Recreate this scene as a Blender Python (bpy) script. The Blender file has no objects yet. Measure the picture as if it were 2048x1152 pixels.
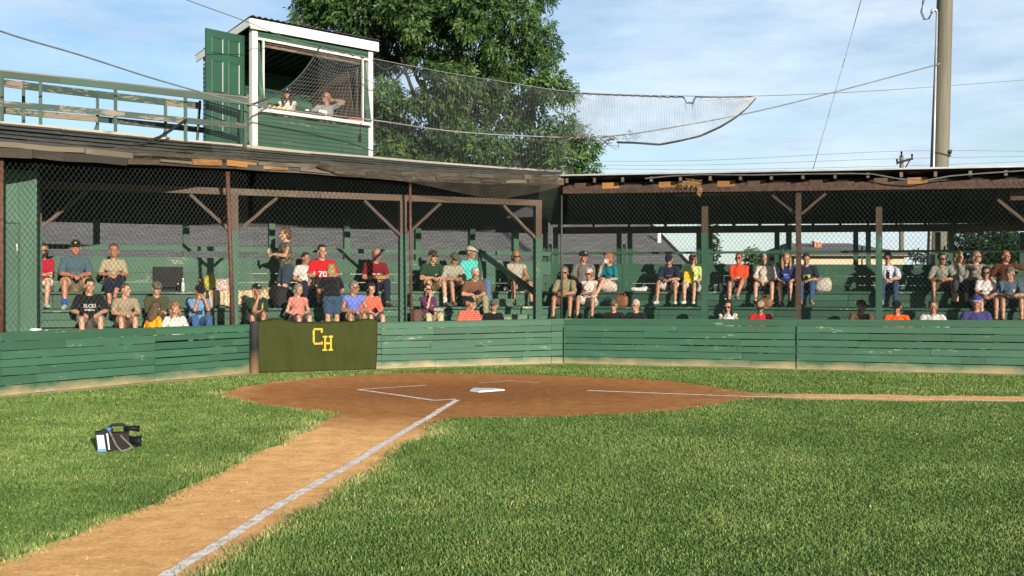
import bpy, bmesh, math, random
import numpy as np
from mathutils import Vector, Matrix, noise as mnoise
R = math.radians
random.seed(7)
rng = np.random.default_rng(7)
scene = bpy.context.scene
col = scene.collection
F, CAMH, YH = 2050.0, 1.4, 580.0          # focal length in photo pixels, eye height, horizon row

def P(x, y, d):                            # photo direction at a given real distance
    return Vector(((x-1024)/F*d, d, CAMH+(YH-y)/F*d))
def G(x, y, z=0.0):                        # point of the ground
    d = F*(CAMH-z)/(y-YH)
    return Vector(((x-1024)/F*d, d, z))
def lin(c):
    return tuple((v/12.92 if v <= .04045 else ((v+.055)/1.055)**2.4) for v in (k/255 for k in c))

# ---------------------------------------------------------------- materials
def new_mat(name):
    m = bpy.data.materials.new(name); m.use_nodes = True
    nt = m.node_tree
    b = nt.nodes['Principled BSDF']
    return m, nt, b
def N(nt, t, **kw):
    n = nt.nodes.new(t)
    for k, v in kw.items():
        if k == 'inp':
            for kk, vv in v.items():
                n.inputs[kk].default_value = vv
        else:
            setattr(n, k, v)
    return n
def L(nt, a, b): nt.links.new(a, b)
def ramp(nt, fac, stops):
    n = nt.nodes.new('ShaderNodeValToRGB')
    e = n.color_ramp.elements
    while len(e) < len(stops): e.new(.5)
    for k, (p, c) in enumerate(stops):
        e[k].position = p
        e[k].color = (*c, 1) if len(c) == 3 else c
    L(nt, fac, n.inputs[0]); return n
def mix(nt, fac, a, b, mode='MIX'):
    n = nt.nodes.new('ShaderNodeMix'); n.data_type = 'RGBA'; n.blend_type = mode
    for i, v in ((0, fac), (6, a), (7, b)):
        if isinstance(v, (int, float)): n.inputs[i].default_value = v
        elif isinstance(v, tuple): n.inputs[i].default_value = (*v, 1) if len(v) == 3 else v
        else: L(nt, v, n.inputs[i])
    return n.outputs[2]
def noise(nt, vec, scale, detail=4, rough=.6):
    n = nt.nodes.new('ShaderNodeTexNoise')
    n.inputs['Scale'].default_value = scale; n.inputs['Detail'].default_value = detail
    n.inputs['Roughness'].default_value = rough
    if vec is not None: L(nt, vec, n.inputs['Vector'])
    return n.outputs[0]
def mapping(nt, vec, scale=(1, 1, 1), rot=(0, 0, 0)):
    n = nt.nodes.new('ShaderNodeMapping'); n.inputs['Scale'].default_value = scale
    n.inputs['Rotation'].default_value = rot
    L(nt, vec, n.inputs['Vector']); return n.outputs[0]
def coord(nt, which='Object'):
    return nt.nodes.new('ShaderNodeTexCoord').outputs[which]
def attr(nt, name):
    n = nt.nodes.new('ShaderNodeAttribute'); n.attribute_name = name; return n
def bump(nt, b, h, strength=.3, dist=.01):
    n = nt.nodes.new('ShaderNodeBump'); n.inputs['Strength'].default_value = strength
    n.inputs['Distance'].default_value = dist
    L(nt, h, n.inputs['Height']); L(nt, n.outputs[0], b.inputs['Normal'])

def plain(name, c, rough=.6, var=.25, scale=6, metal=0.0, bmp=.0, spec=.4):
    m, nt, b = new_mat(name)
    o = coord(nt)
    f = noise(nt, o, scale, 5)
    d = tuple(max(0, v*(1-var)) for v in c); u = tuple(min(1, v*(1+var)) for v in c)
    r = ramp(nt, f, [(.3, d), (.7, u)])
    L(nt, r.outputs[0], b.inputs['Base Color'])
    b.inputs['Roughness'].default_value = rough; b.inputs['Metallic'].default_value = metal
    b.inputs['Specular IOR Level'].default_value = spec
    if bmp: bump(nt, b, noise(nt, o, scale*6, 4), bmp)
    return m

def wood_paint(name, paint, wood, wear=.5, rnd_amt=.25, splash=None, rough=.6, streak=1.0):
    """boards: uv in metres (u along the board), attribute rnd per board; wear exposes the wood under the paint"""
    m, nt, b = new_mat(name)
    uv = coord(nt, 'UV'); at = attr(nt, 'rnd')
    comb = N(nt, 'ShaderNodeCombineXYZ'); sx = N(nt, 'ShaderNodeSeparateXYZ'); L(nt, uv, sx.inputs[0])
    L(nt, sx.outputs[0], comb.inputs[0]); L(nt, sx.outputs[1], comb.inputs[1])
    mm = N(nt, 'ShaderNodeMath', operation='MULTIPLY', inp={1: 17.0}); L(nt, at.outputs['Fac'], mm.inputs[0])
    L(nt, mm.outputs[0], comb.inputs[2])
    v = comb.outputs[0]
    grain = noise(nt, mapping(nt, v, (2.5, 60, 1)), 1.0, 6, .65)
    cloud = noise(nt, mapping(nt, v, (1.3, 4, 1)), 1.0, 5, .6)
    fine = noise(nt, mapping(nt, v, (9, 34, 1)), 1.0, 6, .7)
    vr = N(nt, 'ShaderNodeMapRange', inp={3: 1-rnd_amt, 4: 1+rnd_amt}); L(nt, at.outputs['Fac'], vr.inputs[0])
    p1 = mix(nt, cloud, tuple(x*.72 for x in paint), tuple(min(1, x*1.3) for x in paint))
    p2 = mix(nt, 1.0, p1, vr.outputs[0], 'MULTIPLY')
    w1 = mix(nt, grain, tuple(x*.45 for x in wood), tuple(min(1, x*1.35) for x in wood))
    add = N(nt, 'ShaderNodeMath', operation='MULTIPLY_ADD', inp={1: .55}); L(nt, cloud, add.inputs[0])
    ml = N(nt, 'ShaderNodeMath', operation='MULTIPLY', inp={1: .45}); L(nt, fine, ml.inputs[0]); L(nt, ml.outputs[0], add.inputs[2])
    t = .72-.34*wear
    wr = ramp(nt, add.outputs[0], [(t, (0, 0, 0)), (t+.05, (1, 1, 1))])
    c = mix(nt, wr.outputs[0], p2, w1)
    if splash:                                            # tan soil thrown up against the foot of the boards
        g = N(nt, 'ShaderNodeNewGeometry'); sz = N(nt, 'ShaderNodeSeparateXYZ'); L(nt, g.outputs['Position'], sz.inputs[0])
        sn = noise(nt, mapping(nt, g.outputs['Position'], (1.3, 1.3, 3)), 1.6, 5)
        ma = N(nt, 'ShaderNodeMath', operation='MULTIPLY_ADD', inp={1: .30}); L(nt, sn, ma.inputs[0]); L(nt, sz.outputs[2], ma.inputs[2])
        rr = ramp(nt, ma.outputs[0], [(.13, (.75, .75, .75)), (.30, (0, 0, 0))])
        c = mix(nt, rr.outputs[0], c, splash)
    L(nt, c, b.inputs['Base Color']); b.inputs['Roughness'].default_value = rough
    b.inputs['Specular IOR Level'].default_value = .3
    bump(nt, b, grain, .25, .006)
    return m

GREEN = (.030, .128, .070)
M = {}
M['wall'] = wood_paint('wall_paint', (.0275, .084, .052), (.24, .27, .19), .36, .14, splash=(.36, .27, .15))
M['green'] = wood_paint('green_paint', (.024, .077, .049), (.22, .24, .17), .34, .28)
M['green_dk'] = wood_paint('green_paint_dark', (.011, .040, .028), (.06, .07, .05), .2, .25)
M['green_worn'] = wood_paint('green_paint_worn', (.011, .036, .025), (.17, .135, .095), .66, .2)
M['tread'] = wood_paint('tread_paint', (.026, .080, .052), (.36, .37, .32), .50, .22)
M['aisle'] = wood_paint('aisle_paint', (.05, .11, .066), (.17, .22, .14), .55, .2)
M['wood'] = wood_paint('weathered_wood', (.058, .037, .024), (.085, .062, .042), .6, .35)
M['wood_gray'] = wood_paint('grey_wood', (.10, .085, .062), (.15, .13, .10), .6, .35)
M['wood_orange'] = wood_paint('new_plywood', (.24, .115, .036), (.28, .16, .065), .5, .3)
M['wood_white'] = wood_paint('whitewashed_wood', (.27, .25, .215), (.15, .125, .095), .5, .15)
M['moss'] = wood_paint('mossy_shingle', (.040, .039, .026), (.085, .080, .058), .62, .25)
M['beam_dk'] = wood_paint('dark_beam', (.040, .035, .027), (.06, .052, .038), .5, .3)
M['underside_shade'] = wood_paint('roof_underside_shade', (.006, .008, .010), (.010, .012, .012), .4, .3)  # near-black base colour puts the shade under the roofs into the paint
M['rust'] = plain('rusty_steel', (.052, .029, .022), .8, .55, 14, 0, .3)
M['rustpipe'] = plain('rusty_pipe', (.085, .040, .030), .7, .5, 20, .2, .2)
M['pipe_dk'] = plain('dark_pipe', (.055, .055, .055), .55, .3, 10, .5)
M['chain'] = plain('galvanised_wire', (.038, .050, .050), .5, .25, 3, .35)
M['net'] = plain('net_cord', (.10, .11, .115), .8, .3, 3)
M['netlight'] = plain('net_cord_bleached', (.30, .33, .37), .8, .3, 3)
M['netold'] = plain('old_net_cord', (.055, .047, .035), .9, .35, 5)
M['rope'] = plain('net_rope', (.02, .03, .035), .8, .3, 10)
M['cable'] = plain('steel_cable', (.16, .16, .16), .5, .3, 10, .4)
M['whitepaint'] = plain('white_trim', (.50, .51, .50), .5, .10, 4)
M['metal_roof'] = plain('corrugated_metal', (.42, .43, .43), .45, .25, 3, .5)
M['black'] = plain('black_fabric', (.008, .009, .011), .85, .4, 12)
M['plastic'] = plain('black_plastic', (.006, .0065, .009), .6, .3, 10, 0, 0, .15)
M['white'] = plain('white_matte', (.60, .60, .59), .6, .08, 6)
M['chalk'] = plain('white_print', (.8, .8, .78), .7, .1, 8)

# ---------------------------------------------------------------- mesh builder
class MB:
    def __init__(s): s.v = []; s.f = []; s.uv = []; s.r = []; s.mi = []
    def quad_pts(s, pts, uvs=None, r=None, mi=0):
        i = len(s.v); s.v += [tuple(p) for p in pts]; n = len(pts)
        s.f.append(tuple(range(i, i+n)))
        s.uv += list(uvs) if uvs else [(0, 0)]*n
        s.r += [random.random() if r is None else r]*n; s.mi.append(mi)
    def box(s, c, ax, ay, az, r=None, mi=0):
        """centre, three half-extent vectors; ax is the grain direction"""
        c = Vector(c); ax = Vector(ax); ay = Vector(ay); az = Vector(az)
        if r is None: r = random.random()
        lx, ly, lz = ax.length, ay.length, az.length
        o = random.random()*9
        for n, a, b, la, lb in ((az, ax, ay, lx, ly), (-az, -ax, ay, lx, ly), (ay, -ax, az, lx, lz), (-ay, ax, az, lx, lz), (ax, ay, az, ly, lz), (-ax, -ay, az, ly, lz)):
            q = [c+n-a-b, c+n+a-b, c+n+a+b, c+n-a+b]
            if n is ax or (n+ax).length < 1e-9: u = [(o, o), (o+lb*2, o), (o+lb*2, o+la*2), (o, o+la*2)]
            else: u = [(o, o), (o+la*2, o), (o+la*2, o+lb*2), (o, o+lb*2)]
            s.quad_pts(q, u, r, mi)
        return s
    def bar(s, a, b, w, h, up=(0, 0, 1), r=None, mi=0):
        """a board from a to b: w across, h along up"""
        a = Vector(a); b = Vector(b); d = b-a
        if d.length < 1e-6: return s
        x = d.normalized(); up = Vector(up)
        if abs(x.dot(up)) > .98: up = Vector((0, 1, 0))
        y = up.cross(x).normalized(); z = x.cross(y)
        return s.box((a+b)/2, d/2, y*w/2, z*h/2, r, mi)
    def tube(s, pts, rad, n=6, r=None, mi=0, caps=True):
        pts = [Vector(p) for p in pts]
        rads = rad if isinstance(rad, (list, tuple)) else [rad]*len(pts)
        if r is None: r = random.random()
        i0 = len(s.v); up = Vector((0, 0, 1)); prev = None; ln = 0
        for k, p in enumerate(pts):
            t = (pts[min(k+1, len(pts)-1)]-pts[max(k-1, 0)])
            t = t.normalized() if t.length > 1e-9 else Vector((0, 0, 1))
            if prev is None:
                q = up if abs(t.dot(up)) < .95 else Vector((1, 0, 0))
                x = (q - t*q.dot(t)).normalized()
            else:
                x = (prev - t*prev.dot(t)); x = x.normalized() if x.length > 1e-6 else t.orthogonal().normalized()
            prev = x; y = t.cross(x)
            if k: ln += (p-pts[k-1]).length
            for j in range(n):
                a = 2*math.pi*j/n
                s.v.append(tuple(p+(x*math.cos(a)+y*math.sin(a))*rads[k])); s.uv.append((ln, j/n*.2)); s.r.append(r)
        for k in range(len(pts)-1):
            for j in range(n):
                a = i0+k*n+j; b = i0+k*n+(j+1) % n
                s.f.append((a, b, b+n, a+n)); s.mi.append(mi)
        if caps:
            s.f.append(tuple(range(i0+n-1, i0-1, -1))); s.mi.append(mi)
            e = i0+(len(pts)-1)*n
            s.f.append(tuple(range(e, e+n))); s.mi.append(mi)
        return s
    def ell(s, c, rad, rot=None, nu=12, nv=8, r=.5, mi=0, keep=None):
        c = Vector(c); rot = rot or Matrix.Identity(3)
        i0 = len(s.v)
        for iv in range(nv+1):
            th = math.pi*iv/nv
            for iu in range(nu):
                ph = 2*math.pi*iu/nu
                q = Vector((math.sin(th)*math.cos(ph)*rad[0], math.sin(th)*math.sin(ph)*rad[1], math.cos(th)*rad[2]))
                s.v.append(tuple(c+rot @ q)); s.uv.append((iu/nu, iv/nv)); s.r.append(r)
        for iv in range(nv):
            for iu in range(nu):
                a = i0+iv*nu+iu; b = i0+iv*nu+(iu+1) % nu
                fc = (b, a, a+nu, b+nu)
                if keep is None or keep(sum((Vector(s.v[q]) for q in fc), Vector())/4-c):
                    s.f.append(fc); s.mi.append(mi)
        return s
    def cone(s, a, ra, b, rb, n=12, r=.5, mi=0, rnd=False):
        s.tube([a, b], [ra, rb], n, r, mi)
        if rnd:
            s.ell(a, (ra, ra, ra), None, n, 8, r, mi); s.ell(b, (rb, rb, rb), None, n, 8, r, mi)
        return s
    def prism(s, poly, d, r=None, mi=0):
        """closed polygon (list of points) extruded by the vector d"""
        poly = [Vector(p) for p in poly]; d = Vector(d)
        if r is None: r = random.random()
        top = [p+d for p in poly]
        s.quad_pts(poly[::-1], [(p.x, p.z) for p in poly[::-1]], r, mi); s.quad_pts(top, [(p.x, p.z) for p in top], r, mi)
        n = len(poly)
        for i in range(n):
            j = (i+1) % n
            l = (poly[j]-poly[i]).length
            s.quad_pts([poly[i], poly[j], top[j], top[i]], [(0, 0), (l, 0), (l, d.length), (0, d.length)], r, mi)
        return s
    def mesh(s, name, mats, smooth=False):
        me = bpy.data.meshes.new(name)
        me.from_pydata(s.v, [], s.f)
        for m in (mats if isinstance(mats, (list, tuple)) else [mats]): me.materials.append(m)
        if s.f:
            ul = me.uv_layers.new(name='UVMap')
            vi = np.empty(len(me.loops), dtype=np.int32); me.loops.foreach_get('vertex_index', vi)
            ul.data.foreach_set('uv', np.array(s.uv, dtype=np.float32)[vi].ravel())
            a = me.attributes.new('rnd', 'FLOAT', 'POINT'); a.data.foreach_set('value', np.array(s.r, dtype=np.float32))
            me.polygons.foreach_set('material_index', np.array(s.mi, dtype=np.int32))
            if smooth: me.polygons.foreach_set('use_smooth', np.ones(len(me.polygons), dtype=bool))
        me.update()
        return me
    def build(s, name, mats, parent=None, smooth=False):
        o = bpy.data.objects.new(name, s.mesh(name, mats, smooth)); col.objects.link(o)
        if parent is not None: o.parent = parent
        return o
def tag(o, label=None, cat=None, group=None, kind=None):
    if label: o['label'] = label
    if cat: o['category'] = cat
    if group: o['group'] = group
    if kind: o['kind'] = kind
    return o
def empty(name, loc, rz=0, label=None, cat=None, group=None):
    o = bpy.data.objects.new(name, None); col.objects.link(o)
    o.location = loc; o.rotation_euler = (0, 0, rz); o.empty_display_size = .2
    return tag(o, label, cat, group)
class Rooted:
    """an Empty at world position; parts are written in world coordinates and stored relative to it"""
    def __init__(s, name, loc, label, cat, group=None):
        s.loc = Vector(loc); s.root = empty(name, s.loc, 0, label, cat, group)
    def part(s, mb, name, mats, smooth=False, label=None, parent=None):
        off = s.loc
        mb.v = [(v[0]-off.x, v[1]-off.y, v[2]-off.z) for v in mb.v]
        o = mb.build(name, mats, parent or s.root, smooth)
        if label: o['label'] = label
        return o
def lerp(a, b, t): return a+(b-a)*t
def rough_line(pts, step=.25, amp=.0, seed=0):
    out = []
    for a, b in zip(pts[:-1], pts[1:]):
        a = Vector(a); b = Vector(b); n = max(1, int((b-a).length/step))
        for k in range(n): out.append(a.lerp(b, k/n))
    out.append(Vector(pts[-1]))
    if amp:
        out = [p+Vector((mnoise.noise(p*1.7+Vector((seed, 0, 0))), mnoise.noise(p*1.7+Vector((0, seed+5, 0))), 0))*amp +
               Vector((mnoise.noise(p*7+Vector((seed, 3, 0))), mnoise.noise(p*7+Vector((9, seed+5, 0))), 0))*amp*.5 for p in out]
    return out
# ---------------------------------------------------------------- camera, sky, sun
cam = bpy.data.cameras.new('camera'); co = bpy.data.objects.new('camera', cam); col.objects.link(co)
co.location = (0, 0, CAMH); co.rotation_euler = (R(90), 0, 0)
cam.sensor_width = 36; cam.lens = F/2048*36; cam.shift_y = 4/2048; cam.clip_end = 3000; cam.clip_start = .05
scene.camera = co
SUN = Vector((.42, -.907, 0)).normalized(); EL = R(11.5)
SDIR = Vector((SUN.x*math.cos(EL), SUN.y*math.cos(EL), math.sin(EL)))
sl = bpy.data.lights.new('sun', 'SUN'); so = bpy.data.objects.new('sun', sl); col.objects.link(so)
sl.energy = 4.2; sl.angle = R(.6); sl.color = (1, .87, .70)
so.rotation_euler = SDIR.to_track_quat('Z', 'Y').to_euler(); so.location = (8, -20, 12)
w = bpy.data.worlds.new('World'); scene.world = w; w.use_nodes = True
nt = w.node_tree; bg = nt.nodes['Background']
sky = N(nt, 'ShaderNodeTexSky', sky_type='NISHITA', sun_disc=False)
sky.sun_elevation = EL; sky.sun_rotation = math.atan2(SUN.x, SUN.y); sky.air_density = 1.0; sky.dust_density = .6; sky.ozone_density = 1.6
tc = coord(nt, 'Generated')
mp = mapping(nt, tc, (1, 1, 3.4))
c1 = noise(nt, mp, 2.6, 8, .56)
c2 = noise(nt, mapping(nt, tc, (3.0, 3.0, 15), (.10, .05, .4)), 1.5, 8, .62)
c3 = noise(nt, mapping(nt, tc, (2, 2, 8)), 4.2, 6, .6)
ml = N(nt, 'ShaderNodeMath', operation='MULTIPLY_ADD', inp={1: .55}); L(nt, c1, ml.inputs[0])
m2 = N(nt, 'ShaderNodeMath', operation='MULTIPLY', inp={1: .45}); L(nt, c2, m2.inputs[0]); L(nt, m2.outputs[0], ml.inputs[2])
sz = N(nt, 'ShaderNodeSeparateXYZ'); L(nt, tc, sz.inputs[0])
veil = N(nt, 'ShaderNodeMath', operation='MULTIPLY_ADD', inp={1: .14}); L(nt, sz.outputs[0], veil.inputs[0]); L(nt, ml.outputs[0], veil.inputs[2])
cr = ramp(nt, veil.outputs[0], [(.40, (.06, .06, .06)), (.62, (.80, .80, .80))])
skyc = mix(nt, 1.0, sky.outputs[0], (.84, .91, 1.0), 'MULTIPLY')
cloudc = mix(nt, c3, (3.9, 4.9, 5.9), (5.9, 6.6, 7.3))
c = mix(nt, cr.outputs[0], skyc, cloudc)
gr = ramp(nt, c3, [(.56, (0, 0, 0)), (.72, (.75, .75, .75))])          # a few grey cloud scraps
c = mix(nt, gr.outputs[0], c, (3.4, 4.0, 5.1))
L(nt, c, bg.inputs[0]); bg.inputs[1].default_value = .080
scene.view_settings.view_transform = 'Standard'; scene.view_settings.look = 'None'
scene.view_settings.exposure = 1.1; scene.view_settings.gamma = 1
scene.cycles.max_bounces = 8; scene.cycles.transparent_max_bounces = 16
scene.cycles.use_denoising = True

# ---------------------------------------------------------------- the field
W1 = Vector((-4.39, 17.2, 0)); W2 = Vector((.98, 19.5, 0))
WL = W1-Vector((.529, .849, 0))*9.5; WR = W2+Vector((.944, -.329, 0))*12.5
uL = (W1-WL).normalized(); uC = (W2-W1).normalized(); uR = (WR-W2).normalized()
def nrm(u): return Vector((-u.y, u.x, 0))
nL, nC, nR = nrm(uL), nrm(uC), nrm(uR)

def pxs(pl): return [G(x, y) for x, y in pl]
upper = [(443, 792), (455, 783), (480, 775), (520, 768), (560, 763), (650, 754), (760, 748), (850, 746), (950, 747), (1050, 750), (1150, 753), (1250, 757), (1330, 761), (1400, 769), (1440, 777), (1480, 783), (1550, 787), (1700, 789), (1850, 791), (2048, 793)]
lower = [(2048, 805), (1800, 803), (1560, 798), (1505, 797), (1470, 804), (1430, 812), (1350, 822), (1250, 829), (1100, 834), (1000, 836), (920, 838), (889, 844), (801, 898), (732, 951), (620, 1020), (488, 1112), (430, 1149)]
left = [(0, 1127), (117, 1083), (273, 1020), (405, 961), (488, 922), (610, 863), (660, 839), (672, 831), (655, 826), (610, 822), (540, 815), (475, 803), (448, 797)]
U, Lw, Lf = pxs(upper), pxs(lower), pxs(left)
dR = (U[-1]-U[-2]).normalized(); dB = (Lw[-1]-Lw[-3]).normalized(); dl = (Lf[0]-Lf[1]).normalized()
poly = U+[U[-1]+dR*9, Lw[0]+dR*9]+Lw+[Lw[-1]+dB*3.2, Lf[0]+dl*2.4]+Lf
dirt_out = rough_line(poly+[poly[0]], .06, .11, 3)[:-1]

def poly_sheet(name, pts, z, mat):
    bm = bmesh.new()
    vs = [bm.verts.new((p.x, p.y, z)) for p in pts]
    es = [bm.edges.new((vs[i], vs[(i+1) % len(vs)])) for i in range(len(vs))]
    bmesh.ops.triangle_fill(bm, use_beauty=True, use_dissolve=False, edges=es)
    for f in bm.faces:
        if f.normal.z < 0: f.normal_flip()
    me = bpy.data.meshes.new(name); bm.to_mesh(me); bm.free(); me.materials.append(mat)
    o = bpy.data.objects.new(name, me); col.objects.link(o); o['kind'] = 'structure'
    return o
# lawn soil under the blades
m, nt, b = new_mat('turf_soil'); g = coord(nt)
n1 = noise(nt, g, .35, 5); n2 = noise(nt, g, 28, 5, .7)
c = mix(nt, n1, (.112, .150, .038), (.15, .178, .055))
c = mix(nt, n2, c, (.055, .074, .018))
L(nt, c, b.inputs['Base Color']); b.inputs['Roughness'].default_value = .9; bump(nt, b, n2, .8, .03)
b.inputs['Specular IOR Level'].default_value = .1
M['turf'] = m
mb = MB(); mb.quad_pts([(-900, -60, 0), (900, -60, 0), (900, 1800, 0), (-900, 1800, 0)])
tag(mb.build('lawn', M['turf']), kind='structure')
# infield dirt
m, nt, b = new_mat('infield_clay'); g = N(nt, 'ShaderNodeNewGeometry').outputs['Position']
PLATE = G(975, 781)
def dist_to(nt, g, p, sc=(1, 1, 1)):
    s = N(nt, 'ShaderNodeVectorMath', operation='SUBTRACT', inp={1: p}); L(nt, g, s.inputs[0])
    q = N(nt, 'ShaderNodeVectorMath', operation='MULTIPLY', inp={1: sc}); L(nt, s.outputs[0], q.inputs[0])
    l = N(nt, 'ShaderNodeVectorMath', operation='LENGTH'); L(nt, q.outputs[0], l.inputs[0]); return l.outputs['Value']
nb = noise(nt, g, 1.1, 6, .6); ng = noise(nt, g, 42, 6, .8); nm0 = noise(nt, g, 5, 8, .72)
nm_ = N(nt, 'ShaderNodeMapRange', inp={1: .34, 2: .66}); L(nt, nm0, nm_.inputs[0]); nm = nm_.outputs[0]
dd = N(nt, 'ShaderNodeMath', operation='MULTIPLY_ADD', inp={1: 1.6, 2: -.8}); L(nt, nb, dd.inputs[0])
ds = N(nt, 'ShaderNodeMath', operation='ADD'); L(nt, dist_to(nt, g, PLATE), ds.inputs[0]); L(nt, dd.outputs[0], ds.inputs[1])
far = N(nt, 'ShaderNodeMapRange', inp={1: 3.1, 2: 4.7}); L(nt, ds.outputs[0], far.inputs[0])
dry = mix(nt, nm, (.64, .36, .145), (.86, .55, .26))
red = mix(nt, nm, (.265, .118, .044), (.43, .208, .080))
c = mix(nt, far.outputs[0], red, dry)
dm = N(nt, 'ShaderNodeMath', operation='ADD'); L(nt, dist_to(nt, g, PLATE+Vector((-.25, -.15, 0)), (.75, 1.1, 1)), dm.inputs[0]); L(nt, dd.outputs[0], dm.inputs[1])
damp = ramp(nt, dm.outputs[0], [(.0, (1, 1, 1)), (1.0, (.0, .0, .0))])
mr = N(nt, 'ShaderNodeMapRange', inp={1: 2.3, 2: .9, 3: 0, 4: .55}); L(nt, dm.outputs[0], mr.inputs[0])
c = mix(nt, mr.outputs[0], c, (.17, .066, .028))
c = mix(nt, ng, mix(nt, 1.0, c, (.42, .38, .34), 'MULTIPLY'), mix(nt, 1.0, c, (1.5, 1.52, 1.5), 'MULTIPLY'))
L(nt, c, b.inputs['Base Color']); b.inputs['Roughness'].default_value = .95; b.inputs['Specular IOR Level'].default_value = .08; b.inputs['Diffuse Roughness'].default_value = 1
rip = noise(nt, mapping(nt, g, (2.0, 14, 1), (0, 0, .15)), 1.0, 4)
hh = N(nt, 'ShaderNodeMath', operation='MULTIPLY_ADD', inp={1: 1.1}); L(nt, nm, hh.inputs[0])
hg = N(nt, 'ShaderNodeMath', operation='MULTIPLY_ADD', inp={1: .9}); L(nt, rip, hg.inputs[0]); L(nt, ng, hg.inputs[2]); L(nt, hg.outputs[0], hh.inputs[2])
bump(nt, b, hh.outputs[0], .9, .035)
M['clay'] = m
dirt = poly_sheet('infield_dirt', dirt_out, .004, M['clay'])
# bare tan strip at the foot of the wall
foot = rough_line([WL-nL*.22, W1-nL*.20-nC*.04, W2-nC*.24-nR*.04, WR-nR*.16], .15, .10, 8)
M['foot'] = plain('bare_soil', (.46, .34, .19), .95, .3, 9, 0, .5, .1)
poly_sheet('bare_ground', foot+[WR+nR*.6, W2+Vector((0, .6, 0)), W1+Vector((-.3, .5, 0)), WL+nL*.6], .004, M['foot'])
tanline = foot

# clods and pebbles on the clay
def inside(px, py, poly):
    x = np.array([p.x for p in poly]); y = np.array([p.y for p in poly]); r = np.zeros(len(px), bool)
    j = len(poly)-1
    for i in range(len(poly)):
        c = ((y[i] > py) != (y[j] > py)) & (px < (x[j]-x[i])*(py-y[i])/(y[j]-y[i]+1e-12)+x[i])
        r ^= c; j = i
    return r
n = 3500
d = 4.2+(rng.random(n)**1.5)*9; x = (rng.random(n)-.5)*1.25*d
k = inside(x, d, dirt_out); x, d = x[k], d[k]
n = len(x); sz_ = (.002+.007*rng.random(n)**5)
base = np.array([(1, 0, 0), (-.5, .87, 0), (-.5, -.87, 0), (.1, .05, .9)])
v = base[None]*sz_[:, None, None]*(.7+.6*rng.random((n, 4, 1))); a = rng.random(n)*6.28
ca, sa = np.cos(a)[:, None], np.sin(a)[:, None]
vx = v[..., 0]*ca-v[..., 1]*sa+x[:, None]; vy = v[..., 0]*sa+v[..., 1]*ca+d[:, None]
vv = np.stack([vx, vy, v[..., 2]+.004], -1).reshape(-1, 3)
ff = (np.array([(0, 1, 3), (1, 2, 3), (2, 0, 3)])[None]+4*np.arange(n)[:, None, None]).reshape(-1, 3)
me = bpy.data.meshes.new('pebbles'); me.from_pydata(vv, [], ff); me.materials.append(M['clay'])
o = bpy.data.objects.new('pebbles', me); col.objects.link(o); o['kind'] = 'stuff'

# chalk
m, nt, b = new_mat('chalk'); g = N(nt, 'ShaderNodeNewGeometry').outputs['Position']
na = noise(nt, g, 11, 6, .75); nb = noise(nt, g, 90, 4, .7)
ad = N(nt, 'ShaderNodeMath', operation='MULTIPLY_ADD', inp={1: .5}); L(nt, na, ad.inputs[0])
mu = N(nt, 'ShaderNodeMath', operation='MULTIPLY', inp={1: .5}); L(nt, nb, mu.inputs[0]); L(nt, mu.outputs[0], ad.inputs[2])
r = ramp(nt, ad.outputs[0], [(.40, (.40, .23, .12)), (.56, (.85, .80, .73))])
L(nt, r.outputs[0], b.inputs['Base Color']); b.inputs['Roughness'].default_value = .95; bump(nt, b, nb, .5, .01)
M['chalk_line'] = m
def chalk(name, pts, wd, z=.008, seed=1):
    c = rough_line(pts, .04); lft, rgt = [], []
    for i, p in enumerate(c):
        t = (c[min(i+1, len(c)-1)]-c[max(i-1, 0)]).normalized(); s = Vector((-t.y, t.x, 0))
        e = mnoise.noise(p*9+Vector((seed, 0, 0)))*.35+mnoise.noise(p*31+Vector((seed, 0, 0)))*.25; e2 = mnoise.noise(p*9+Vector((seed, 7, 0)))*.35+mnoise.noise(p*31+Vector((seed, 9, 0)))*.25
        q = p+s*mnoise.noise(p*1.1+Vector((seed, 0, 4)))*.015
        lft.append(q+s*wd/2*(1+e)); rgt.append(q-s*wd/2*(1+e2))
    mb = MB()
    for i in range(len(c)-1):
        mb.quad_pts([Vector((*q.xy, z)) for q in (rgt[i], rgt[i+1], lft[i+1], lft[i])])
    return tag(mb.build(name, M['chalk_line']), kind='structure')
l1 = pxs([(914, 801), (801, 869), (679, 943), (552, 1016), (338, 1151)])
chalk('foul_line', l1+[l1[-1]+(l1[-1]-l1[-2]).normalized()*3], .078)
l3 = pxs([(1174, 782), (1477, 793.5), (1760, 799), (2048, 803)])
chalk('foul_line', l3+[l3[-1]+(l3[-1]-l3[-2]).normalized()*8], .085, .008, 5)
A_, B_, C_ = G(717, 780), G(852, 771.5), G(868, 802)
chalk('batter_box_line', [B_, A_], .06, .008, 2); chalk('batter_box_line', [A_, C_], .07, .0085, 3)
chalk('batter_box_line', [C_, G(912, 799.5)], .07, .009, 4)
chalk('batter_box_line', pxs([(958, 767), (1021, 762.5), (1078, 766)]), .035, .008, 9)

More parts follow.
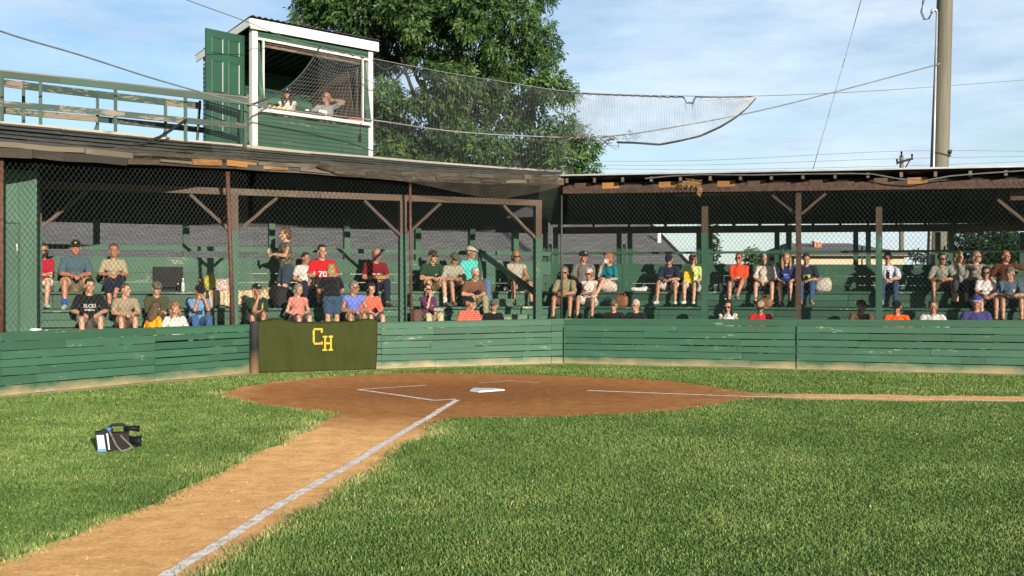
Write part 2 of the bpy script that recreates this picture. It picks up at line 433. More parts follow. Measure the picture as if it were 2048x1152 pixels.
# home plate
e1 = (l1[-1]-l1[0]).normalized(); e3 = Vector((-e1.y, e1.x, 0))
if e3.x < 0: e3 = -e3
apex = G(946, 778.5); inch = .0254*1.04
pl = [apex, apex+e1*12*inch, apex+(e1*18+e3*6)*inch, apex+(e1*6+e3*18)*inch, apex+e3*12*inch]
if (pl[1]-pl[0]).cross(pl[2]-pl[0]).z < 0: pl = pl[::-1]
cen = sum(pl, Vector())/5
H = Rooted('home_plate', cen, 'white five-sided home plate set in the dark clay', 'home plate')
mb = MB(); inn = [cen+(p-cen)*.95 for p in pl]
for i in range(5):
    j = (i+1) % 5
    mb.quad_pts([pl[i]+Vector((0, 0, .001)), pl[j]+Vector((0, 0, .001)), inn[j]+Vector((0, 0, .022)), inn[i]+Vector((0, 0, .022))])
mb.quad_pts([p+Vector((0, 0, .022)) for p in inn])
H.part(mb, 'rubber_slab', M['white'])
bpy.data.materials['white_matte'].node_tree.nodes['Principled BSDF'].inputs['Roughness'].default_value = .7

# ---------------------------------------------------------------- grass blades
m, nt, b = new_mat('grass_blades'); at = attr(nt, 'tint')
r = ramp(nt, at.outputs['Fac'], [(.0, (.056, .112, .026)), (.33, (.104, .186, .044)), (.66, (.172, .258, .068)), (.86, (.32, .36, .125)), (1.0, (.50, .45, .23))])
L(nt, r.outputs[0], b.inputs['Base Color']); b.inputs['Roughness'].default_value = .55; b.inputs['Specular IOR Level'].default_value = .25
out = nt.nodes['Material Output']; tr = N(nt, 'ShaderNodeBsdfTranslucent'); L(nt, r.outputs[0], tr.inputs[0])
mx = N(nt, 'ShaderNodeMixShader', inp={0: .28}); L(nt, b.outputs[0], mx.inputs[1]); L(nt, tr.outputs[0], mx.inputs[2]); L(nt, mx.outputs[0], out.inputs[0])
M['blade'] = m
# a cheap tiling value-noise for numpy
_tab = rng.random((256, 256))
def vnoise(x, y, s):
    x = x*s; y = y*s; xi = np.floor(x).astype(int); yi = np.floor(y).astype(int); fx = x-xi; fy = y-yi
    fx = fx*fx*(3-2*fx); fy = fy*fy*(3-2*fy); g = lambda i, j: _tab[i % 256, j % 256]
    return (g(xi, yi)*(1-fx)+g(xi+1, yi)*fx)*(1-fy)+(g(xi, yi+1)*(1-fx)+g(xi+1, yi+1)*fx)*fy
bands = [(4.0, 6.5, 11000, .95), (6.5, 9, 8000, 1.0), (9, 13, 4600, 1.25), (13, 20.5, 2200, 1.7)]
X, Y, SC = [], [], []
for d0, d1, den, sc in bands:
    sp_ = 1.75 if d0 < 13 else 1.4
    n = int(sp_/2*(d1*d1-d0*d0)*den)
    d = np.sqrt(d0*d0+rng.random(n)*(d1*d1-d0*d0)); x = (rng.random(n)-.5)*sp_*d
    X.append(x); Y.append(d); SC.append(np.full(n, sc))
X, Y, SC = map(np.concatenate, (X, Y, SC))
jt = .05+.13*vnoise(X, Y, 3.1)
jx = X+rng.normal(size=len(X))*jt*.5; jy = Y+rng.normal(size=len(X))*jt*.5
k = ~inside(jx, jy, dirt_out)
fieldside = tanline+[Vector((40, 12, 0)), Vector((40, -5, 0)), Vector((-40, -5, 0)), Vector((-40, 2, 0))]
k &= inside(jx, jy, [WL-nL*.22]+fieldside[1:]) if False else inside(jx, jy, fieldside)
X, Y, SC = X[k], Y[k], SC[k]; n = len(X)
# tufts along the dirt edge grow longer
ed = np.full(n, 9.0)
for p in dirt_out[::2]: ed = np.minimum(ed, np.hypot(X-p.x, Y-p.y))
edge = np.exp(-(ed/.16)**2)*(X < -.3)
big = vnoise(X, Y, .9)*.36+vnoise(X+31, Y+7, 2.6)*.30+vnoise(X+3, Y+77, 8)*.34
h = (.011+.016*rng.random(n))*(1+.7*edge)*(.7+.7*big)*(1+.25*(SC-1))
wd = (.0022+.0018*rng.random(n))*SC
az = rng.random(n)*6.283; ln = .15+rng.random(n)*1.1
tint = -.02+.78*big+.30*(rng.random(n)-.35)+.30*edge*(vnoise(X, Y, 1.7) > .42)
tint += (rng.random(n) < .035)*.45
stripe = (np.sin((X*.35+Y*.94)*2.2) > 0)*.05; tint += stripe
tint = np.clip(tint, 0, 1)
ca, sa = np.cos(az), np.sin(az); ta = rng.random(n)*6.283
bx, by = np.cos(ta)*wd, np.sin(ta)*wd
tx, ty, tz = X+ca*h*np.sin(ln), Y+sa*h*np.sin(ln), h*np.cos(ln)
mxx, myy, mzz = X+ca*h*np.sin(ln)*.35, Y+sa*h*np.sin(ln)*.35, h*np.cos(ln)*.62
V = np.empty((n, 5, 3), np.float32)
V[:, 0] = np.stack([X-bx, Y-by, np.zeros(n)], -1); V[:, 1] = np.stack([X+bx, Y+by, np.zeros(n)], -1)
V[:, 2] = np.stack([mxx+bx*.8, myy+by*.8, mzz], -1); V[:, 3] = np.stack([mxx-bx*.8, myy-by*.8, mzz], -1); V[:, 4] = np.stack([tx, ty, tz], -1)
me = bpy.data.meshes.new('grass')
me.vertices.add(n*5); me.vertices.foreach_set('co', V.ravel())
lv = (np.array([0, 1, 2, 3, 3, 2, 4])[None]+5*np.arange(n)[:, None]).ravel().astype(np.int32)
me.loops.add(len(lv)); me.loops.foreach_set('vertex_index', lv)
me.polygons.add(n*2)
ls = np.stack([np.arange(n)*7, np.arange(n)*7+4], -1).ravel().astype(np.int32)
me.polygons.foreach_set('loop_start', ls)
me.update(calc_edges=True); me.validate()
a = me.attributes.new('tint', 'FLOAT', 'POINT'); a.data.foreach_set('value', np.repeat(tint, 5).astype(np.float32))
me.materials.append(M['blade'])
o = bpy.data.objects.new('grass', me); col.objects.link(o); o['kind'] = 'stuff'
print('grass blades', n)
# ---------------------------------------------------------------- backstop wall
Z = Vector((0, 0, 1))
def ray_hit(px, A, u):
    """ground point where the sight line of photo column px meets the line A + s*u"""
    k = (px-1024)/F
    s = (k*A.y-A.x)/(u.x-k*u.y)
    return A+u*s, s
class Frame2:
    """a straight run: s along, o outwards (away from the field), z up"""
    def __init__(s, A, u): s.A = Vector(A); s.u = Vector(u); s.n = nrm(u)
    def at(s, a, o=0.0, z=0.0): return s.A+s.u*a+s.n*o+Z*z
    def s_of(s, px, o=0.0): return ray_hit(px, s.A+s.n*o, s.u)[1]
FL_, FC_, FR_ = Frame2(WL, uL), Frame2(W1, uC), Frame2(W2, uR)
LL, LC, LR = (W1-WL).length, (W2-W1).length, (WR-W2).length
HW = [(.83, .80), (.79, .83), (.83, .90)]
def plank_wall(fr, length, h0, h1, joints, label, seed, rows=6, box=None):
    rs = random.Random(seed)
    RT = Rooted('board_wall', fr.at(length/2), label, 'wall')
    mb = MB()
    js = [0]+joints+[length]
    for a, b in zip(js[:-1], js[1:]):
        tops = [-.035]+[(k+1)/rows+rs.uniform(-.012, .012) for k in range(rows-1)]+[1]
        for k in range(rows):
            za0, zb0 = lerp(.03, h0-.09, tops[k]), lerp(.03, h1-.09, tops[k])
            za1, zb1 = lerp(.03, h0-.09, tops[k+1]), lerp(.03, h1-.09, tops[k+1])
            fa, fb = a/length, b/length
            z0a, z0b = lerp(za0, zb0, fa), lerp(za0, zb0, fb); z1a, z1b = lerp(za1, zb1, fa), lerp(za1, zb1, fb)
            gap = rs.choice([.006, .008, .012, .018]); o = rs.uniform(-.006, .006)
            cuts = [a]; L_ = b-a
            if L_ > 1.6: cuts += sorted(a+L_*rs.uniform(.12, .88) for _ in range(1 if L_ < 4 else 2))
            cuts.append(b)
            for c0, c1 in zip(cuts[:-1], cuts[1:]):
                if c1-c0 < .05: continue
                g0, g1 = (c0-a)/L_, (c1-a)/L_; w0, w1 = rs.uniform(-.004, .004), rs.uniform(-.004, .004)
                pa, pb = fr.at(c0+.002, o+rs.uniform(-.004, .004), lerp((z0a+z1a)/2, (z0b+z1b)/2, g0)+w0), fr.at(c1-.002, o+rs.uniform(-.004, .004), lerp((z0a+z1a)/2, (z0b+z1b)/2, g1)+w1)
                mb.bar(pa, pb, .022, (z1a-z0a)-gap-.003, Z, rs.random())
    RT.part(mb, 'boards', M['wall'])
    mb = MB()
    for a, b in zip(js[:-1], js[1:]):
        za, zb = lerp(h0, h1, a/length), lerp(h0, h1, b/length)
        mb.bar(fr.at(a+.002, -.016, za-.045), fr.at(b-.002, -.016, zb-.045), .03, .088, Z)
        mb.bar(fr.at(a+.002, .045, za+.012), fr.at(b-.002, .045, zb+.012), .16, .026, Z)
    RT.part(mb, 'cap_rail', M['wall'])
    mb = MB(); s = .3
    while s < length:
        mb.bar(fr.at(s, .062, .0), fr.at(s, .062, lerp(h0, h1, s/length)-.03), .09, .09, fr.u); s += 1.2
    RT.part(mb, 'stud', M['green_dk'])
    return RT
WLr = plank_wall(FL_, LL, *HW[0], [LL-4.4, LL-1.95], 'weathered green board wall along the left wing of the backstop, low and paint-chipped', 1)
mb = MB()                                                      # trim board at the end of the left wing
sL = LL-.02
mb.bar(FL_.at(sL, -.03, .02), FL_.at(sL, -.03, .70), .05, .03, FL_.u); WLr.part(mb, 'end_trim', M['wall'])
WCr = plank_wall(FC_, LC, *HW[1], [FC_.s_of(752)+.1, FC_.s_of(1102)], 'weathered green board wall behind home plate, between the carpet and the corner', 2)
mb = MB()                                                      # the repair boards by the carpet
sa, sb = FC_.s_of(860), FC_.s_of(948)
mb.bar(FC_.at(sa, -.022, .39), FC_.at(sb, -.022, .40), .016, .13, Z); WCr.part(mb, 'patch_board', M['wall'])
WRr = plank_wall(FR_, LR, *HW[2], [FR_.s_of(1595)], 'long straight green board wall along the right wing of the backstop', 3)
mb = MB(); mb.bar(FR_.at(.03, -.028, .02), FR_.at(.03, -.028, .70), .05, .02, FR_.u)
mb.bar(FR_.at(FR_.s_of(1595), -.026, .02), FR_.at(FR_.s_of(1595), -.026, .76), .025, .02, FR_.u); WRr.part(mb, 'joint_strip', M['wall'])

# carpet over the wall, with its letters
m, nt, b = new_mat('olive_carpet'); uv = coord(nt, 'UV')
n1 = noise(nt, mapping(nt, uv, (60, 3, 1)), 1, 5, .7); n2 = noise(nt, mapping(nt, uv, (3, 1.2, 1)), 1, 4)
c = mix(nt, n1, (.022, .029, .009), (.058, .066, .022)); c = mix(nt, n2, mix(nt, 1.0, c, (.7, .75, .7), 'MULTIPLY'), c)
L(nt, c, b.inputs['Base Color']); b.inputs['Roughness'].default_value = 1; b.inputs['Specular IOR Level'].default_value = .05
bump(nt, b, n1, .8, .01); M['carpet'] = m
M['yellow'] = plain('yellow_lettering', (.40, .29, .03), .9, .15, 14)
s0, s1 = FC_.s_of(514), FC_.s_of(752)
def carpet_pt(s, t):
    """t 0 at the ground, 1 at the top edge of the wall, beyond 1 over the top"""
    k = (s-s0)/(s1-s0)
    wob = .018*math.sin(k*21+t*3)+.014*math.sin(k*47+1.3*t)+.012*math.sin(t*9+k*4)
    top = .845+.055*math.exp(-((k-.16)/.10)**2)+.030*math.exp(-((k-.92)/.07)**2)-.02*math.sin(k*3.1)
    bow = .03*math.sin(t*2.6)
    if t <= 1: return FC_.at(s+(.03*(t-.5) if k > .9 else 0), -.065-wob*.9-bow, lerp(.01, top, t))
    a = (t-1)*5
    return FC_.at(s, -.065-wob*.9-bow*.6+a*.25, top+.03*math.sin(min(a*3.14, 3.14))-max(0, a-.7)*.3)
mb = MB(); ns, ntt = 60, 30
grid = [[carpet_pt(lerp(s0, s1, i/ns), lerp(0, 1.2, j/ntt)) for j in range(ntt+1)] for i in range(ns+1)]
for i in range(ns):
    for j in range(ntt):
        q = [(i, j), (i+1, j), (i+1, j+1), (i, j+1)]
        mb.quad_pts([grid[a][c] for a, c in q], [((a/ns)*3, (c/ntt)*1.1) for a, c in q], .5)
CP = Rooted('carpet_mat', FC_.at((s0+s1)/2, -.06), 'olive green carpet draped over the wall behind home plate with yellow letters', 'carpet')
cpo = CP.part(mb, 'carpet', M['carpet'], True)
sol = cpo.modifiers.new('thick', 'SOLIDIFY'); sol.thickness = .012; sol.offset = -1
wl = cpo.modifiers.new('weld', 'WELD'); wl.merge_threshold = .0005
cpo.modifiers.move(1, 0)
def block_letter(rects, name, px0, py0, px1, py1):
    """rects in a unit square (x right, y up), laid on the carpet"""
    mb = MB()
    for x0, y0, x1, y1 in rects:
        nx, ny = max(1, int((x1-x0)*8)), max(1, int((y1-y0)*8))
        for i in range(nx):
            for j in range(ny):
                pts = []
                for a, c in ((i, j), (i+1, j), (i+1, j+1), (i, j+1)):
                    fx, fy = lerp(x0, x1, a/nx), lerp(y0, y1, c/ny)
                    s = FC_.s_of(lerp(px0, px1, fx)); t = (738-lerp(py1, py0, fy))/(738-645)
                    t = min(max(t, 0), .99)
                    pts.append(carpet_pt(s, t)+FC_.n*-.014)
                mb.quad_pts(pts, None, .5)
    return CP.part(mb, name, M['yellow'])
block_letter([(0, .12, .2, .88), (.12, .88, .8, 1.0), (.12, 0, .8, .12), (.8, .72, 1.0, 1.0), (.8, .0, 1.0, .18)], 'letter_c', 623, 654, 642.5, 686)
block_letter([(.13, .12, .31, .88), (.69, .12, .87, .88), (.31, .44, .69, .57), (0, 0, .44, .12), (.56, 0, 1, .12), (0, .88, .44, 1), (.56, .88, 1, 1)], 'letter_h', 642, 669, 663, 698.5)
# post pad beside the carpet
PD = Rooted('post_pad', FC_.at(FC_.s_of(508), -.07), 'black scuffed post pad with a muddy lower end beside the olive carpet', 'pad')
mb = MB(); pc = FC_.at(FC_.s_of(508)-.005, -.07)
prof = [(.075*math.cos(a), .085*math.sin(a)) for a in [k*math.pi*2/14 for k in range(14)]]
lv = [0.0, .25, .5, .75, .84, .88]; rd = [1, 1.02, 1, 1, .95, .7]
for (z0, r0), (z1, r1) in zip(zip(lv, rd), zip(lv[1:], rd[1:])):
    for k in range(14):
        a, c = prof[k], prof[(k+1) % 14]
        f = lambda q, r, z: pc+FC_.u*q[0]*r+FC_.n*q[1]*r+Z*z
        mb.quad_pts([f(a, r0, z0), f(c, r0, z0), f(c, r1, z1), f(a, r1, z1)], [(k*.03, z0), (k*.03+.03, z0), (k*.03+.03, z1), (k*.03, z1)], .5)
mb.quad_pts([pc+FC_.u*q[0]*.7+FC_.n*q[1]*.7+Z*.88 for q in prof], None, .5)
m, nt, b = new_mat('pad_vinyl'); uv = coord(nt, 'UV'); sx = N(nt, 'ShaderNodeSeparateXYZ'); L(nt, uv, sx.inputs[0])
ad = N(nt, 'ShaderNodeMath', operation='MULTIPLY_ADD', inp={1: .3}); L(nt, noise(nt, mapping(nt, uv, (8, 3, 1)), 1, 4), ad.inputs[0]); L(nt, sx.outputs[1], ad.inputs[2])
r = ramp(nt, ad.outputs[0], [(.12, (.16, .10, .05)), (.42, (.07, .05, .035)), (.58, (.012, .013, .017)), (1.0, (.03, .03, .034))])
L(nt, r.outputs[0], b.inputs['Base Color']); b.inputs['Roughness'].default_value = .8; b.inputs['Specular IOR Level'].default_value = .15
PD.part(mb, 'vinyl_cover', m, True)

# ---------------------------------------------------------------- grandstands
LEV = [.44, .75, 1.06, 1.37]; OFF = [.55, 1.17, 1.79, 2.41, 3.03]
T21 = math.tan((math.atan2(uC.y, uC.x)-math.atan2(uR.y, uR.x))/2)
SL0 = -6.2                                                     # left stand starts well outside the frame
def cut_of(left):
    return (lambda o: LC+o*T21) if left else (lambda o: -o*T21)
GSL = Rooted('grandstand', FC_.at(1, 1.8), 'old green wooden grandstand behind home plate, its roof carrying the press booth', 'grandstand')
GSR = Rooted('grandstand', FR_.at(5, 1.8), 'green wooden grandstand along the right wing under a corrugated metal roof', 'grandstand')
def ends(left, o): return (SL0, LC+o*T21) if left else (-o*T21, LR+.5)
for left, fr, RT in ((True, FC_, GSL), (False, FR_, GSR)):
    rs = random.Random(5+left)
    for k in range(4):
        o0, o1, z = OFF[k], OFF[k+1], LEV[k]
        mb = MB()
        for q in range(3):                                     # three tread planks with joints
            oa, ob = lerp(o0-.03, o1-.01, q/3), lerp(o0-.03, o1-.01, (q+1)/3)
            om = (oa+ob)/2; a, bnd = ends(left, om); s = a
            while s < bnd-.01:
                e = min(bnd, s+rs.uniform(2.6, 3.9))
                mb.bar(fr.at(s+.003, om, z-.02+rs.uniform(-.003, .003)), fr.at(e-.003, om, z-.02+rs.uniform(-.003, .003)), (ob-oa)-.012, .04, Z, rs.random()); s = e
        RT.part(mb, 'bench', M['tread'])
        mb = MB(); zl = (LEV[k-1] if k else .0)
        a, bnd = ends(left, o0); s = a
        while s < bnd-.01:
            e = min(bnd, s+rs.uniform(1.9, 3.6))
            for q in range(2):
                za, zb = lerp(zl+.005, z-.055, q/2), lerp(zl+.005, z-.055, (q+1)/2)
                mb.bar(fr.at(s+.004, o0+.02, (za+zb)/2), fr.at(e-.004, o0+.02, (za+zb)/2), .02, zb-za-.008, Z, rs.random())
            s = e
        RT.part(mb, 'riser', M['green'])
    # back wall
    ob = 3.06
    mb = MB(); ztop = 2.03 if left else 1.97
    a, bnd = ends(left, ob); zs = [1.37, 1.55, 1.73, ztop]
    for q in range(3):
        s = a
        while s < bnd-.01:
            e = min(bnd, s+rs.uniform(2.4, 4.2))
            sl, sm = (0, 0) if left else (-.010*s, -.010*e)
            g = rs.choice([.006, .006, .02]) if q == 1 else .006
            mb.bar(fr.at(s+.003, ob+rs.uniform(-.003, .003), (zs[q]+zs[q+1])/2+sl), fr.at(e-.003, ob+rs.uniform(-.003, .003), (zs[q]+zs[q+1])/2+(sl if left else sm)), .022, zs[q+1]-zs[q]-g, Z, rs.random()); s = e
    RT.part(mb, 'back_wall', M['green'])
    # low skirt under the benches, seen from behind
    mb = MB(); mb.bar(fr.at(a, ob+.03, .66), fr.at(bnd, ob+.03, .66), .02, 1.62, Z); RT.part(mb, 'skirt', M['green_dk'])
    # back posts, rail, header
    pxl = [-260, -70, 193, 372, 543, 693, 835, 943, 1030] if left else [1102, 1250, 1410, 1567, 1725, 1890, 2060, 2230]
    for px in pxl:
        s = fr.s_of(px, ob+.08)
        zt = 2.72 if left else 2.68-.02*s
        mb = MB()
        if left: mb.bar(fr.at(s, ob+.08, 0), fr.at(s, ob+.08, zt), .15, .12, fr.u)
        else:
            for ds_ in (-.13, .11): mb.bar(fr.at(s+ds_, ob+.08, 0), fr.at(s+ds_, ob+.08, zt), .07, .10, fr.u)
            mb.bar(fr.at(s-.01, ob+.06, 1.0), fr.at(s-.01, ob+.06, zt-.28), .165, .03, fr.u)
        RT.part(mb, 'back_post', M['green'])
    mb = MB()
    for q in range(2):
        zz = (2.20 if left else 2.21)+q*.0
        mb.bar(fr.at(a, ob+.012, zz), fr.at(bnd, ob+.012, zz-(0 if left else .08)), .03, .09 if left else .05, Z); break
    RT.part(mb, 'back_rail', M['green'])
    mb = MB()
    if left: mb.bar(fr.at(a, ob+.17, 3.28), fr.at(bnd, ob+.17, 3.28), .05, 1.24, Z)
    else: mb.bar(fr.at(a, ob+.17, 2.73), fr.at(bnd, ob+.17, 2.73-.17), .06, .15, Z)
    RT.part(mb, 'header', M['beam_dk'] if not left else M['underside_shade'])

# front posts with braces, and the beam they carry
def brace_post(RT, fr, px, left, zt, zgreen, braces, w=.13, mat_top='wood', mat_low='green', o=.42):
    s = fr.s_of(px, o)
    mb = MB(); mb.bar(fr.at(s, o, 0), fr.at(s, o, zgreen), w, w, fr.u, .6); mb.bar(fr.at(s, o, zgreen), fr.at(s, o, zt), w*.96, w*.96, fr.u, .4, 1)
    RT.part(mb, 'post', [M[mat_low], M[mat_top]])
    for sg in braces:
        mb = MB(); mb.bar(fr.at(s+sg*.06, o, zt-.62), fr.at(s+sg*.72, o, zt-.02), .05, .10, fr.n)
        RT.part(mb, 'brace', M['wood'])
    return s
for px, br in ((-200, (-1, 1)), (75, (1,)), (468, (-1, 1)), (805, (-1, 1)), (1075, (-1,))):
    brace_post(GSL, FC_, px, True, 3.02, 2.40, br)
mb = MB(); s = FC_.s_of(60, .42); cuts = [s, FC_.s_of(300, .42), FC_.s_of(640, .42), FC_.s_of(900, .42), FC_.s_of(1082, .42)]
for a, b_ in zip(cuts[:-1], cuts[1:]): mb.bar(FC_.at(a+.003, .42, 3.075), FC_.at(b_-.003, .42, 3.075), .10, .11, Z)
mb.bar(FC_.at(SL0, .42, 3.075), FC_.at(cuts[0]-.003, .42, 3.075), .10, .11, Z)
GSL.part(mb, 'post_beam', M['wood'])
for px, br, zt in ((1410, (), 2.95), (1758, (), 2.86), (2090, (-1,), 2.95)):
    brace_post(GSR, FR_, px, False, zt, 2.46 if px < 1500 else 2.36, br, .11)
# the rusty steel post at the fence line with its two wooden braces
s = FR_.s_of(1597, .10)
mb = MB(); mb.bar(FR_.at(s, .10, .85), FR_.at(s, .10, 3.12), .09, .09, FR_.u, .5); GSR.part(mb, 'steel_post', M['rust'])
for sg in (-1, 1):
    mb = MB(); mb.bar(FR_.at(s+sg*.05, .17, 2.75), FR_.at(s+sg*.46, .17, 3.10), .04, .085, FR_.n); GSR.part(mb, 'brace', M['wood'])

# ---- left roof: rises from the fence line to the edge of the deck
def at_y(pts):                                                 # deck edge and eave, from photo columns at real distances
    return [P(*q) for q in pts]
deck_edge = at_y([(-420, 214, 13.6), (-150, 238, 14.6), (0, 252, 15.3), (125, 263, 15.95), (250, 275, 16.5), (375, 288, 17.0), (500, 299, 17.5), (620, 311, 18.2), (750, 321, 18.9), (880, 332, 19.6), (1000, 341, 20.2), (1128, 348.5, 20.7)])
def eave_at(px):
    if px < 500: p, s = ray_hit(px, WL+nL*-.10, uL)
    else: p, s = ray_hit(px, W1+nC*-.10, uC)
    tab = [(-420, 3.22), (0, 3.327), (250, 3.41), (500, 3.57), (650, 3.55), (800, 3.50), (1130, 3.54)]
    z = tab[0][1]
    for (a, za), (b_, zb_) in zip(tab[:-1], tab[1:]):
        if a <= px: z = lerp(za, zb_, min(1, (px-a)/(b_-a)))
    return Vector((p.x, p.y, z+.010*math.sin(px*.043)+.006*math.sin(px*.13)))
ecols = [-420, -150, 0, 125, 250, 375, 500, 620, 750, 880, 1000, 1128]
eave = [eave_at(x) for x in ecols]
rs = random.Random(3)
mb = MB()
for i in range(len(ecols)-1):                                  # courses of old roofing
    for q in range(5):
        f0, f1 = q/5, (q+1)/5
        a, b_, c, d = eave[i].lerp(deck_edge[i], f0), eave[i+1].lerp(deck_edge[i+1], f0), eave[i+1].lerp(deck_edge[i+1], f1+.04), eave[i].lerp(deck_edge[i], f1+.04)
        dz = Z*(.012*q+rs.uniform(0, .012)); k = (b_-a).length
        mb.quad_pts([a+dz, b_+dz, c+dz-Z*.01, d+dz-Z*.01], [(i*1.3, f0), (i*1.3+k, f0), (i*1.3+k, f1), (i*1.3, f1)], rs.random())
GSL.part(mb, 'roof_slope', M['moss'])
mb = MB()
for i in range(len(ecols)-1):                                  # white strip along the deck edge
    mb.bar(deck_edge[i]+Z*.03, deck_edge[i+1]+Z*.03, .10, .075, Z)
GSL.part(mb, 'deck_edge', M['wood_white'])
mb = MB(); bk = lambda i: FC_.at(FC_.s_of(ecols[i], 3.4), 3.4, deck_edge[i].z)
for i in range(len(ecols)-1):                                  # the deck, and the dark ceiling below it
    a, b_, c, d = deck_edge[i], deck_edge[i+1], bk(i+1), bk(i)
    mb.quad_pts([a, b_, c, d], [(0, 0), (1, 0), (1, 1), (0, 1)], .5)
GSL.part(mb, 'deck', M['wood_gray'])
mb = MB()
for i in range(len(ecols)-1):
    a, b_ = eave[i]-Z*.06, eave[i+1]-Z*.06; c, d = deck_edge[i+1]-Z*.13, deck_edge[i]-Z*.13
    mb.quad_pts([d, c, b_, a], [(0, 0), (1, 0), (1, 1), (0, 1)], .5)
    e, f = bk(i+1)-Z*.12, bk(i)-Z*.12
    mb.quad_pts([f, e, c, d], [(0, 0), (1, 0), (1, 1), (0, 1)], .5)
GSL.part(mb, 'ceiling', M['underside_shade'])
# eave boards: patched lengths of old and new lumber
kinds = [('wood_gray', 'eave_board'), ('wood', 'eave_board'), ('wood_orange', 'new_board')]
px = -300; i = 0
segs = [(-300, 165, 'wood_white', .0, .11), (168, 262, 'wood_gray', .0, .13), (-300, 60, 'beam_dk', .13, .20), (62, 250, 'beam_dk', .13, .18), (252, 315, 'wood', .16, .12), (318, 380, 'wood_white', .14, .06),
        (382, 440, 'wood_orange', .07, .15), (453, 512, 'wood_orange', .07, .15), (516, 640, 'moss', .02, .10), (520, 575, 'wood_orange', .13, .09), (600, 660, 'wood', .12, .12), (642, 800, 'moss', .02, .10), (668, 730, 'wood_gray', .13, .10),
        (735, 795, 'wood', .13, .10), (802, 940, 'moss', .01, .11), (822, 868, 'wood_gray', .13, .09), (873, 930, 'wood', .13, .11), (942, 1044, 'moss', .0, .12), (962, 1003, 'rust', .14, .09), (1010, 1050, 'wood_gray', .14, .1), (1047, 1126, 'wood_gray', -.01, .13), (1056, 1126, 'wood', .14, .11),
        (265, 515, 'moss', .0, .06)]
for a, b_, mt, dz, h in segs:
    if mt == 'wood_white': mt = 'wood_gray'
    dz *= .6; h *= .62
    mb = MB(); n = max(1, int((b_-a)/60)); r_ = rs.random(); fo = (nL if b_ < 500 else nC)*-.03
    for q in range(n):
        p0, p1 = eave_at(lerp(a, b_, q/n)), eave_at(lerp(a, b_, (q+1)/n))
        mb.bar(p0+fo-Z*(dz+h/2), p1+fo-Z*(dz+h/2), .03, h, Z, r_)
    GSL.part(mb, 'eave_board', M[mt])
mb = MB()
for x0, x1 in zip(range(-300, 1100, 70), range(-230, 1170, 70)):   # the header the fence hangs from
    x1 = min(x1, 1127); p0, p1 = eave_at(x0), eave_at(x1); fo = (nL if x1 <= 500 else nC)*.03
    mb.bar(p0+fo-Z*.125, p1+fo-Z*.125, .06, .09, Z, .5)
GSL.part(mb, 'fence_header', M['beam_dk'])

# ---- right roof: corrugated metal falling to the back
zf = lambda s: 3.56-.018*s
zb = lambda s: 2.92-.02*s
prof = []; s = -.35
mb = MB(); nseg = int((LR+.8)/.05)
def roofpt(s, o, amp): return FR_.at(s-(o if o > 0 else 0)*T21*max(0, 1-max(0, s)/2.5), o, lerp(zf(s), zb(s), (o+.25)/3.75)+amp)
prev = None
for k in range(nseg):
    s = -.35+k*.05; amp = .012*max(0, math.cos(k/6*2*math.pi))
    cur = (roofpt(s, -.25, amp), roofpt(s, 3.5, amp))
    if prev: mb.quad_pts([prev[0], cur[0], cur[1], prev[1]], None, .5)
    prev = cur
ro = GSR.part(mb, 'roof', M['metal_roof']); sol = ro.modifiers.new('thick', 'SOLIDIFY'); sol.thickness = .012
mb = MB(); mb.bar(FR_.at(-.3, -.262, zf(-.3)-.006), FR_.at(LR, -.262, zf(LR)-.006), .006, .028, Z); GSR.part(mb, 'eave_trim', M['metal_roof'])
s = .12; k = 0
while s < LR:
    mb = MB(); mb.bar(FR_.at(s, -.17, zf(s)-.085), FR_.at(s-3.3*T21*max(0, 1-s/2.5), 3.35, zb(s)-.085), .045, .11, Z)
    GSR.part(mb, 'rafter', M['underside_shade'])
    mb = MB(); mb.bar(FR_.at(s, -.19, zf(s)-.10), FR_.at(s, -.172, zf(s)-.10), .05, .085, Z); GSR.part(mb, 'rafter_end', M['wood_gray'])
    if k % 5 in (0, 1, 3) and s < 7:
        mb = MB(); mb.bar(FR_.at(s+.10, .02, zf(s)-.19), FR_.at(s+.42, .02, zf(s)-.19), .03, .11, Z); GSR.part(mb, 'blocking', M['wood_orange'] if k % 2 else M['wood'])
    s += .535; k += 1
mb = MB()
for q in range(6):
    oo = .3+q*.6
    mb.bar(FR_.at(-oo*T21, oo, lerp(zf(0), zb(0), (oo+.25)/3.75)-.028), FR_.at(LR, oo, lerp(zf(LR), zb(LR), (oo+.25)/3.75)-.028), .07, .03, Z)
GSR.part(mb, 'purlin', M['underside_shade'])
mb = MB(); mb.quad_pts([FR_.at(LR, -.2, zf(LR)-.046), FR_.at(0, -.2, zf(0)-.046), FR_.at(-3.4*T21, 3.4, zb(0)-.046), FR_.at(LR, 3.4, zb(LR)-.046)]); GSR.part(mb, 'ceiling', M['underside_shade'])  # dark sheet added under the metal roof; its black stands for shade
mb = MB(); a = 0.0
for a, b_ in ((-.02, 3.4), (3.4, 7.2), (7.2, LR)):
    mb.bar(FR_.at(a+.003, .05, lerp(3.31, 3.14, a/9)), FR_.at(b_-.003, .05, lerp(3.31, 3.14, b_/9)), .07, .15, Z)
GSR.part(mb, 'rusty_beam', M['rust'])
mb = MB(); mb.bar(FR_.at(.0, .14, 3.33), FR_.at(LR, .14, 3.13), .02, .22, Z); GSR.part(mb, 'beam_backing', M['underside_shade'])
for a, b_ in ((1350, 1482), (1712, 1832)):
    mb = MB(); mb.bar(FR_.at(FR_.s_of(a, .3), .3, 3.165-(.03 if a > 1500 else 0)), FR_.at(FR_.s_of(b_, .3), .3, 3.16-(.03 if a > 1500 else 0)), .05, .03, Z)
    GSR.part(mb, 'batten', M['wood_gray'])
pts = []
